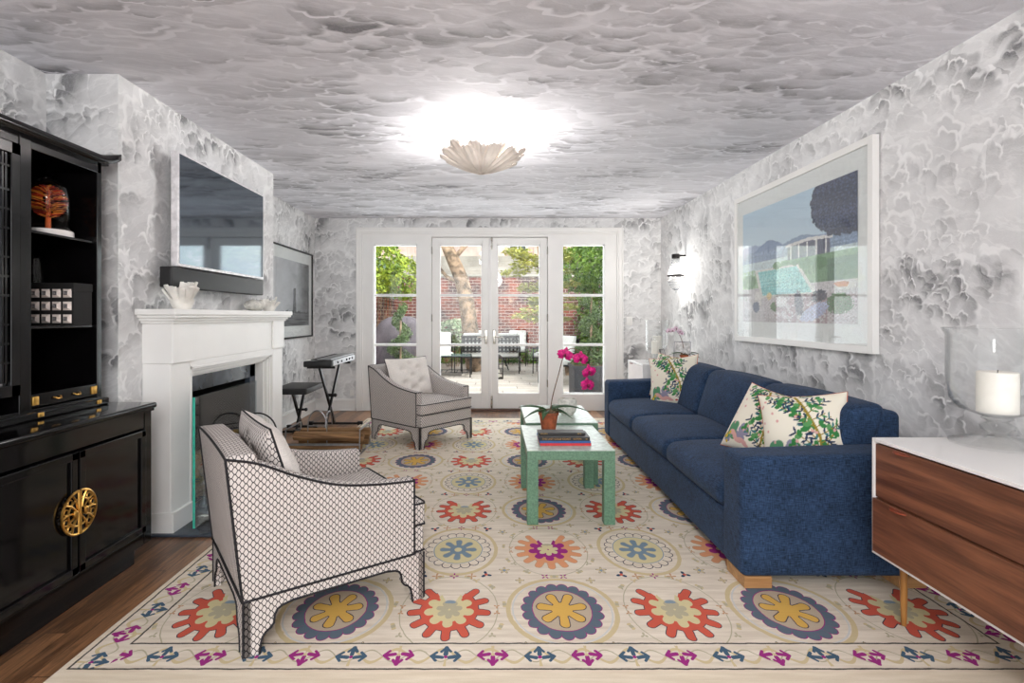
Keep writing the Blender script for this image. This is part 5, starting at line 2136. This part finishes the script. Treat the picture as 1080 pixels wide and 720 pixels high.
t = thing('log_carrier', 'metal log carrier with an arched handle beside the hearth', 'log carrier', (-1.60, 4.80, .0))
g = G()
x0, x1 = -1.98, -1.30
for (yy, zt) in ((4.62, .30), (4.98, .30)):
    for xx in (x0, x1):
        pass
for xx, dz in ((x0, 0), (x1, 0)):
    g.bar((xx, 4.60, .014), (xx, 4.62, .235), .02, .006, (1, 0, 0))
    g.bar((xx, 5.02, .014), (xx, 5.00, .235), .02, .006, (1, 0, 0))
    g.bar((xx, 4.60, .010), (xx, 5.02, .010), .02, .006)
    g.bar((xx, 4.62, .235), (xx, 5.00, .235), .02, .006)
g.bar((x0, 4.62, .10), (x1, 4.62, .10), .006, .02)
g.bar((x0, 5.00, .10), (x1, 5.00, .10), .006, .02)
g.bar((x0, 4.80, .012), (x1, 4.80, .012), .03, .005)
g.build('frame', MT['steel'], t, world=True)
g = G(); g.tube([(-1.64 + .0, 4.80 - .10 * math.cos(a), .235 + .0 + .14 * math.sin(a)) for a in [PI * i / 20 for i in range(21)]], .006, 8)
g.tube([(-1.75 + .09 * -math.cos(a), 4.80, .23 + .15 * math.sin(a)) for a in [PI * i / 20 for i in range(21)]], .006, 8)
g.bar((-1.84, 4.80, .235), (-1.66, 4.80, .235), .012, .006)
g.bar((-1.84, 4.80, .02), (-1.84, 4.80, .235), .012, .006, (1, 0, 0))
g.bar((-1.66, 4.80, .02), (-1.66, 4.80, .235), .012, .006, (1, 0, 0))
g.build('arched_handle', MT['steel'], t, world=True)
logs = [(4.68, .068, .0, 'log lying lowest at the front of the metal log carrier'), (4.91, .068, .05, 'log lying lowest at the back of the metal log carrier'),
        (4.70, .158, -.06, 'log on top at the front of the metal log carrier'), (4.89, .16, .04, 'log on top at the back of the metal log carrier')]
for k, (yy, zz, tl, lab) in enumerate(logs):
    g = G()
    tri = [(math.cos(a) * (.048 + .008 * math.sin(3 * a + k)), math.sin(a) * (.038 + .006 * math.cos(2 * a + k))) for a in (0.3, 1.3, 2.4, 3.3, 4.2, 5.4)]
    g.prism(tri, -.33, .33, 'yz')
    o = g.build('firewood_log', wood('firewood_%d' % k, (84, 58, 36), (176, 136, 92), 0, 1.2, .9), None, bevel=.006)
    o.location = (-1.63 + .01 * k, yy, zz)
    o.rotation_euler = (0.4 * k, 0, tl)
    tag(o, lab, 'firewood', 'logs in the carrier')

for o in list(bpy.data.objects):
    if o.parent is None and o.name.split('.')[0] in ('keyboard_stand', 'electric_keyboard'):
        o.location.y += .90
    if o.parent is None and o.name.startswith('keyboard_bench'):
        o.location.y += .88
    if o.parent is None and (o.name.startswith('log_carrier') or o.get('group') == 'logs in the carrier'):
        o.location.y += .30
        o.location.x += .08

# ================================================================ GARDEN
GZ = -.10
M = Mat('garden_paving', rough=.8, spec=.2)
x, y, z = M.coords()
fy = (y / .30).fract()
row = (y / .30).floor()
fx = (x / 1.1 + (row * .37)).fract()
rn = ((row * 7.3 + (x / 1.1 + row * .37).floor() * 3.1).sin() * 437.5).fract()
n = M.noise(M.vec(x * 1.0, y * 4.0), 3.0, 4)
cc = M.mix((rn * .4 + n * .6), srgb(176, 166, 158), srgb(228, 220, 214))
M.col(M.mix((fy - .5).abs().gt(.475).max((fx - .5).abs().gt(.492)), cc, srgb(140, 132, 126)))
g = G(); g.box(-7, YB + .18, GZ - .1, 7, 16.4, GZ); struct(g, 'patio', M.m)
g = G(); g.box(-2.2, YB + .15, GZ, 2.1, YB + .42, -.01); struct(g, 'doorstep', plain('limestone_step', (206, 200, 192), .8))
BRK = brick('garden_brick'); BRKS = brick('garden_brick_side', axis=1)
g = G(); g.box(-3.2, 16.0, GZ, 3.4, 16.3, 2.45); struct(g, 'garden_wall_back', BRK)
g = G(); g.box(-3.2, 15.96, 2.45, 3.4, 16.34, 2.52); struct(g, 'wall_coping', plain('stone_coping', (206, 200, 192), .8))
g = G(); g.box(-3.1, YB + .6, GZ, -2.8, 16.0, 1.75); struct(g, 'garden_wall_left', BRKS)
g = G(); g.box(2.85, YB + .6, GZ, 3.1, 16.0, 2.1); struct(g, 'garden_wall_right', BRKS)
g = G()
for k in range(45):
    g.box(-2.95, 7.9 + k * .18, 1.75, -2.9, 7.9 + k * .18 + .165, 2.75)
struct(g, 'garden_fence_left', plain('green_fence_paint', (128, 158, 140), .7, var=.08))
g = G()
for k in range(4):
    g.box(-3.2, 16.45, 2.50 + k * .155, 3.4, 16.49, 2.50 + k * .155 + .15)
struct(g, 'garden_fence_back', plain('grey_boards', (170, 164, 156), .8, var=.08, nscale=3))
g = G(); g.box(-9, 19.8, GZ - .2, 9, 20.1, 7.2)
for k in range(60):
    g.box(-9 + k * .3, 19.76, 2.2, -9 + k * .3 + .12, 19.8, 7.2)
struct(g, 'neighbour_facade', plain('pale_pink_cladding', (214, 190, 178), .85, var=.1, nscale=1.3))
g = G(); g.box(-9, 16.4, GZ - .1, 9, 20, GZ - .02); struct(g, 'neighbour_ground', plain('bare_soil', (110, 96, 80), .95))
# neighbour's window
t = thing('neighbour_window', 'white framed window on the facade beyond the garden wall', 'window', (.9, 19.75, 3.0))
g = G()
for (a, b, c, d) in ((.55, .62, 2.9, 4.4), (1.2, 1.27, 2.9, 4.4), (.55, 1.27, 2.9, 2.98), (.55, 1.27, 4.3, 4.4), (.88, .93, 2.9, 4.4)):
    g.box(a, 19.70, c, b, 19.755, d)
g.build('window_frame', MT['white_trim'], t, world=True)
g = G(); g.box(.6, 19.735, 2.95, 1.22, 19.75, 4.35); g.build('pane', MT['slate'], t, world=True)

LV_Y = leafmat('ivy_leaf_yellow', (84, 122, 32), (196, 208, 74))
LV_G = leafmat('ivy_leaf_green', (58, 96, 38), (140, 172, 70))
LV_M = leafmat('maple_leaf', (150, 160, 70), (230, 226, 140))
LV_D = leafmat('evergreen_leaf', (60, 84, 52), (126, 148, 96))
LV_V = leafmat('variegated_leaf', (96, 136, 84), (222, 230, 200), 9)


def leafcloud(g, n, fn, s, seed, flat=False):
    r = random.Random(seed)
    for _ in range(n):
        p, out = fn(r)
        d = Vector((r.gauss(0, 1), r.gauss(0, 1), r.gauss(-.4, .6)))
        nn = Vector(out) * .8 + Vector((r.gauss(0, .5), r.gauss(0, .5), r.gauss(.5, .4)))
        if flat:
            nn = Vector((r.gauss(0, .3), r.gauss(0, .3), 1))
            d.z = r.gauss(-.1, .2)
        L = s * r.uniform(.7, 1.3)
        d.normalize()
        sd = d.cross(nn)
        if sd.length < 1e-4:
            continue
        sd.normalize()
        p = Vector(p)
        w = L * .36
        up = sd.cross(d) * L * .1
        g.add([p, p + d * L * .45 + sd * w + up, p + d * L, p + d * L * .45 - sd * w + up], [(0, 1, 2, 3)], False)


def plant(name, label, cat, loc, parts, group=None):
    t = thing(name, label, cat, loc, 0, group)
    for (pn, gg, m) in parts:
        gg.build(pn, m, t, world=True)
    return t


def box_fn(x0, x1, y0, y1, z0, z1, out):
    return lambda r: ((r.uniform(x0, x1), r.uniform(y0, y1), r.uniform(z0, z1)), out)


def blob_fn(c, rad):
    def f(r):
        while True:
            q = Vector((r.uniform(-1, 1), r.uniform(-1, 1), r.uniform(-1, 1)))
            if .35 < q.length < 1:
                break
        q = q.normalized() * (q.length ** .4)
        return ((c[0] + q.x * rad[0], c[1] + q.y * rad[1], c[2] + q.z * rad[2]), q)
    return f


# climbing ivy on the left fence, spilling towards the doors
g = G()
for (c, rad, n) in (((-2.62, 10.6, 2.85), (.35, 1.0, .45), 900), ((-2.5, 12.2, 2.45), (.45, 1.1, .55), 1300), ((-2.3, 13.8, 2.25), (.5, .9, .55), 1100), ((-2.55, 11.4, 2.05), (.2, 1.2, .35), 500)):
    leafcloud(g, n, blob_fn(c, rad), .10, int(n + c[1] * 7))
s = G()
for k in range(14):
    yy = 10 + k * .33
    s.tube([(-2.78, yy, .0), (-2.76, yy + .2, 1.2), (-2.7, yy + .1, 2.3)], .015, 5)
plant('climbing_ivy', 'yellow green climbing ivy over the left garden fence', 'climbing plant', (-2.7, 12, GZ), [('foliage', g, LV_Y), ('stems', s, MT['bark'])])
# ivy on the right wall
g = G()
leafcloud(g, 4200, box_fn(2.35, 2.66, 8.6, 15.4, .0, 2.3, (-1, 0, .2)), .11, 31)
for (c, rad, n) in (((2.2, 11.5, 2.5), (.5, 1.3, .5), 1300), ((2.2, 13.6, 2.5), (.6, 1.2, .6), 1300), ((2.35, 9.6, 2.6), (.4, 1.0, .4), 800)):
    leafcloud(g, n, blob_fn(c, rad), .11, int(n + c[1] * 7))
s = G()
for k in range(16):
    yy = 9 + k * .42
    s.tube([(2.80, yy, .0), (2.79, yy + .2, 1.2), (2.74, yy + .1, 2.3)], .015, 5)
plant('climbing_ivy', 'dense green ivy covering the right garden wall', 'climbing plant', (2.7, 12, GZ), [('foliage', g, LV_G), ('stems', s, MT['bark'])])

# leaning tree
T0 = 13.5
pts = [(-.42, T0, GZ), (-.49, T0, .25), (-.62, T0, 1.28), (-.76, T0, 2.07), (-1.03, T0, 2.75), (-1.22, T0 + .1, 3.2), (-1.5, T0 + .3, 4.2)]
g = G(); cp = catmull(pts, 5); g.tube(cp, [.24 - .12 * i / (len(cp) - 1) for i in range(len(cp))], 16)
h = G()
h.tube(catmull([(-1.0, T0, 2.7), (-.5, T0 + .2, 3.3), (.1, T0 + .3, 3.9)], 4), .06, 8)
h.tube(catmull([(-.78, T0, 2.1), (-1.2, T0 + .2, 2.3), (-1.6, T0 + .1, 2.9)], 4), .045, 8)
c = G(); leafcloud(c, 1200, blob_fn((-.7, T0 + .3, 4.7), (1.8, 1.2, .7)), .14, 77)
plant('garden_tree', 'leaning bare tree trunk in the middle of the garden', 'tree', (-.42, T0, GZ), [('trunk', g, MT['bark']), ('branches', h, MT['bark']), ('crown', c, LV_Y)])

# maple on the right
g = G()
r5 = random.Random(5)
for k in range(34):
    cx, cz = r5.uniform(.45, 1.75), r5.uniform(1.15, 2.75)
    if cz < 1.9 and cx < .65:
        cx += .5
    leafcloud(g, 150, blob_fn((cx, 12.2 + r5.uniform(-.5, .5), cz), (.30, .3, .07)), .085, 200 + k, True)
h = G()
h.tube(catmull([(1.75, 12.5, GZ), (1.6, 12.4, .9), (1.45, 12.4, 1.6), (1.15, 12.3, 2.3), (1.0, 12.3, 3.0)], 5), [.06 - .002 * i for i in range(21)], 8)
for (a, b) in (((1.5, 1.4), (.7, 1.7)), ((1.3, 2.0), (.5, 2.15)), ((1.15, 2.3), (.6, 2.6)), ((1.5, 1.2), (.95, 1.3))):
    h.tube([(a[0], 12.35, a[1]), ((a[0] + b[0]) / 2, 12.25, (a[1] + b[1]) / 2 + .06), (b[0], 12.2, b[1])], [.022, .014, .006], 6)
plant('maple_tree', 'small pale green maple behind the right garden door', 'tree', (1.75, 12.5, GZ), [('foliage', g, LV_M), ('branches', h, MT['bark'])])


# spiral topiaries
def topiary(label, x, y, z0, H, R, seed):
    g, s, p = G(), G(), G()
    s.tube([(x, y, z0), (x, y, z0 + H)], .018, 8)
    r = random.Random(seed)
    N = 150
    for i in range(N):
        f = i / N
        a = f * 2 * PI * 2.6 + seed
        rr = R * (1 - .72 * f) * .55
        c = (x + rr * math.cos(a), y + rr * math.sin(a), z0 + .12 + (H - .15) * f)
        leafcloud(g, 26, blob_fn(c, (R * .50 * (1 - .6 * f), R * .50 * (1 - .6 * f), R * .36 * (1 - .4 * f))), .032, 300 + i + seed)
    return g, s


g, s = topiary('', -1.55, 9.0, .15, 1.35, .30, 3)
p = G(); p.lathe([(.001, 0), (.17, 0), (.22, .32), (.24, .34), (.24, .38), (.20, .38), (.001, .34)], 24, (-1.55, 9.0, GZ))
leafcloud(g, 500, blob_fn((-1.50, 8.9, .34), (.24, .2, .15)), .05, 9)
plant('spiral_topiary', 'spiral clipped topiary in a pot beside the covered grill', 'topiary', (-1.55, 9.0, GZ), [('foliage', g, LV_D), ('trunk', s, MT['bark']), ('pot', p, MT['black_metal'])], 'spiral topiaries')
g, s = topiary('', 1.60, 8.75, .40, 1.20, .32, 6)
leafcloud(g, 900, blob_fn((1.62, 8.75, .55), (.34, .26, .18)), .05, 19)
plant('spiral_topiary', 'spiral clipped topiary in the dark square planter on the right', 'topiary', (1.60, 8.75, GZ), [('foliage', g, LV_D), ('trunk', s, MT['bark'])], 'spiral topiaries')
t = thing('planter_box', 'dark grey square planter outside the right sidelight', 'planter', (1.6, 8.75, GZ))
g = G()
g.box(1.28, 8.45, GZ, 1.95, 9.05, .46)
g.box(1.26, 8.43, .44, 1.97, 9.07, .49)
for k in range(5):
    g.box(1.30 + k * .13, 8.44, GZ + .02, 1.30 + k * .13 + .115, 8.45, .44)
g.build('planter_body', plain('dark_grey_zinc', (74, 74, 78), .6), t, world=True, bevel=.004)
g = G(); g.box(1.29, 8.46, .485, 1.94, 9.04, .495); g.build('soil', MT['soil'], t, world=True)

# grill under its cover
t = thing('covered_grill', 'barbecue grill under a dark fitted cover outside the left sidelight', 'grill', (-1.68, 9.8, GZ))
g = G()


def gr(u, v):
    a = u * 2 * PI
    # squarish outline; v 0 bottom to 1 top
    ca, sa = math.cos(a), math.sin(a)
    e = .45
    X = math.copysign(abs(ca) ** e, ca) * .50
    Y_ = math.copysign(abs(sa) ** e, sa) * .34
    if v < .55:
        z, k = v / .55 * .82, 1.0 + .02 * math.sin(a * 9)
    else:
        f = (v - .55) / .45
        z, k = .82 + .54 * math.sin(f * PI / 2), math.cos(f * PI / 2) ** .7 if f < 1 else 0.0
    return (-1.68 + X * k, 9.8 + Y_ * k, GZ + .02 + z)


g.grid(gr, 48, 24, cu=True)
g.build('fitted_cover', plain('purple_grey_canvas', (92, 84, 92), .6, var=.12, nscale=4), t, world=True)
g = G()
for sx_ in (-.4, .4):
    g.tube([(-1.68 + sx_, 9.6, GZ + .001), (-1.68 + sx_, 9.6, GZ + .06)], .03, 10)
g.build('wheels', MT['black_metal'], t, world=True)

# variegated bush in a low bed
g = G(); leafcloud(g, 1500, blob_fn((-1.10, 14.6, .78), (.55, .4, .42)), .09, 55)
s = G()
for k in range(7):
    s.tube([(-1.1 + .05 * k - .15, 14.6, GZ), (-1.1 + .12 * (k - 3), 14.6, .6)], .012, 5)
plant('variegated_bush', 'round white and green bush against the brick wall', 'bush', (-1.1, 14.6, GZ), [('foliage', g, LV_V), ('stems', s, MT['bark'])])
g = G(); leafcloud(g, 1600, box_fn(-2.6, 2.2, 15.4, 15.9, GZ + .02, .32, (0, -1, .3)), .09, 56)
o = g.build('ground_cover', LV_G); tag(o, 'low green ground cover along the foot of the brick wall', 'ground cover', None, 'stuff')


# patio chairs: iron frame, woven back, white cushions
def patio_chair(label):
    t = thing('patio_chair', label, 'garden chair', (0, 0, 0), 0, 'iron patio chairs')
    IR = MT['black_metal']
    for sx in (-1, 1):
        g = G(); g.tube([(.27, sx * .27, 0.001), (.26, sx * .27, .60)], .013, 8); g.build('leg', IR, t)
        g = G(); g.tube([(-.30, sx * .27, 0.001), (-.26, sx * .27, .42), (-.36, sx * .27, .92)], .013, 8); g.build('leg', IR, t)
        g = G(); g.tube([(.28, sx * .27, .60), (-.30, sx * .27, .62)], .018, 8); g.build('armrest', IR, t)
    g = G()
    for (a, b) in (((.27, -.27, .38), (.27, .27, .38)), ((-.27, -.27, .38), (-.27, .27, .38)), ((.27, -.27, .38), (-.27, -.27, .38)), ((.27, .27, .38), (-.27, .27, .38)), ((-.36, -.27, .90), (-.36, .27, .90))):
        g.tube([a, b], .012, 6)
    for k in range(6):
        g.box(-.26, -.25 + k * .09, .375, .26, -.25 + k * .09 + .05, .385)
    g.build('seat_frame', IR, t)
    g = G()
    for k in range(6):
        yy = -.225 + .09 * k
        g.bar((-.275, yy, .50), (-.358, yy, .90), .045, .004, (1, 0, 0))
    for k in range(5):
        zz = .53 + .085 * k
        x = -.27 - .088 * (zz - .47) / .43
        g.bar((x - .006, -.26, zz), (x - .006, .26, zz), .004, .042)
    g.build('woven_back', IR, t)
    g = G(); g.rbox(-.24, -.25, .39, .27, .25, .49, .035, 3, 2); g.build('seat_cushion', MT['rope_white'], t)
    g = G(); g.rbox(-.25, -.24, .48, -.14, .24, .97, .035, 3, 2, fn=lambda w, q: (w[0] - .17 * (w[2] - .48), w[1], w[2])); g.build('back_cushion', MT['rope_white'], t)
    return t


pc = patio_chair('iron patio chair with woven back turned to the doors, left of the lever handles')
pc.location = (-.50, 13.1, GZ + .001); pc.rotation_euler = (0, 0, PI / 2 + .1)
dup(pc, (.38, 13.1, GZ + .001), PI / 2 - .1, 'iron patio chair with woven back turned to the doors, right of the lever handles')
dup(pc, (-.42, 14.95, GZ + .001), -PI / 2 + .15, 'white cushioned patio chair at the left facing the house from beyond the table')
dup(pc, (.66, 14.95, GZ + .001), -PI / 2 - .15, 'white cushioned patio chair at the right facing the house from beyond the table')
dup(pc, (1.28, 13.0, GZ + .001), PI - .25, 'white cushioned patio chair seen side on behind the right door')
dup(pc, (1.30, 10.9, GZ + .001), PI + .5, 'white cushioned patio chair nearest the house behind the door post')
dup(pc, (-1.25, 13.25, GZ + .001), -PI / 2 + .2, 'white cushioned patio chair behind the low iron table')
dup(pc, (-2.0, 13.0, GZ + .001), -PI / 2 + .6, 'white cushioned patio chair by the left garden wall')
t = thing('dining_table', 'round iron dining table among the patio chairs', 'garden table', (.1, 14.0, GZ))
g = G(); g.lathe([(.001, .72), (.5, .72), (.51, .73), (.5, .745), (.001, .745)], 32); g.build('tabletop', MT['black_metal'], t)
for k in range(4):
    a = PI / 4 + k * PI / 2
    g = G(); g.tube([(.42 * math.cos(a), .42 * math.sin(a), .001), (.2 * math.cos(a), .2 * math.sin(a), .35), (.38 * math.cos(a), .38 * math.sin(a), .72)], .014, 6); g.build('leg', MT['black_metal'], t)
t = thing('patio_coffee_table', 'low iron coffee table with grey glass top on the patio', 'garden table', (-1.05, 12.35, GZ))
g = G(); g.box(-.54, -.32, .475, .54, .32, .49); g.build('tabletop', plain('grey_table_glass', (128, 146, 146), .1), t)
g = G()
for s in (-1, 1):
    g.box(-.55, s * .32 - .012, .45, .55, s * .32 + .012, .476)
    g.box(s * .54 - .012, -.32, .45, s * .54 + .012, .32, .476)
    g.box(-.55, s * .32 - .008, .10, .55, s * .32 + .008, .115)
for k in range(9):
    g.box(-.5 + k * .12, -.31, .113, -.5 + k * .12 + .02, .31, .12)
g.build('frame', MT['black_metal'], t)
for sx in (-1, 1):
    for sy in (-1, 1):
        g = G(); g.box(sx * .54 - .014, sy * .32 - .014, 0.001, sx * .54 + .014, sy * .32 + .014, .455); g.build('leg', MT['black_metal'], t)
t = thing('garden_lantern', 'slim dark lantern standing on the patio behind the doors', 'lantern', (.11, 11.8, GZ))
g = G(); g.box(-.11, -.11, .001, .11, .11, .03); g.box(-.11, -.11, .44, .11, .11, .47)
for sx in (-1, 1):
    for sy in (-1, 1):
        g.box(sx * .10 - .012, sy * .10 - .012, .03, sx * .10 + .012, sy * .10 + .012, .44)
for zz in (.12, .22, .32):
    g.box(-.10, -.108, zz, .10, -.10, zz + .015)
g.lathe([(.10, .47), (.04, .53), (.001, .54)], 4, (0, 0, 0))
g.build('frame', MT['black_metal'], t)
g = G(); g.lathe([(.001, .031), (.035, .031), (.035, .2), (.001, .2)], 14); g.build('candle', MT['wax'], t)
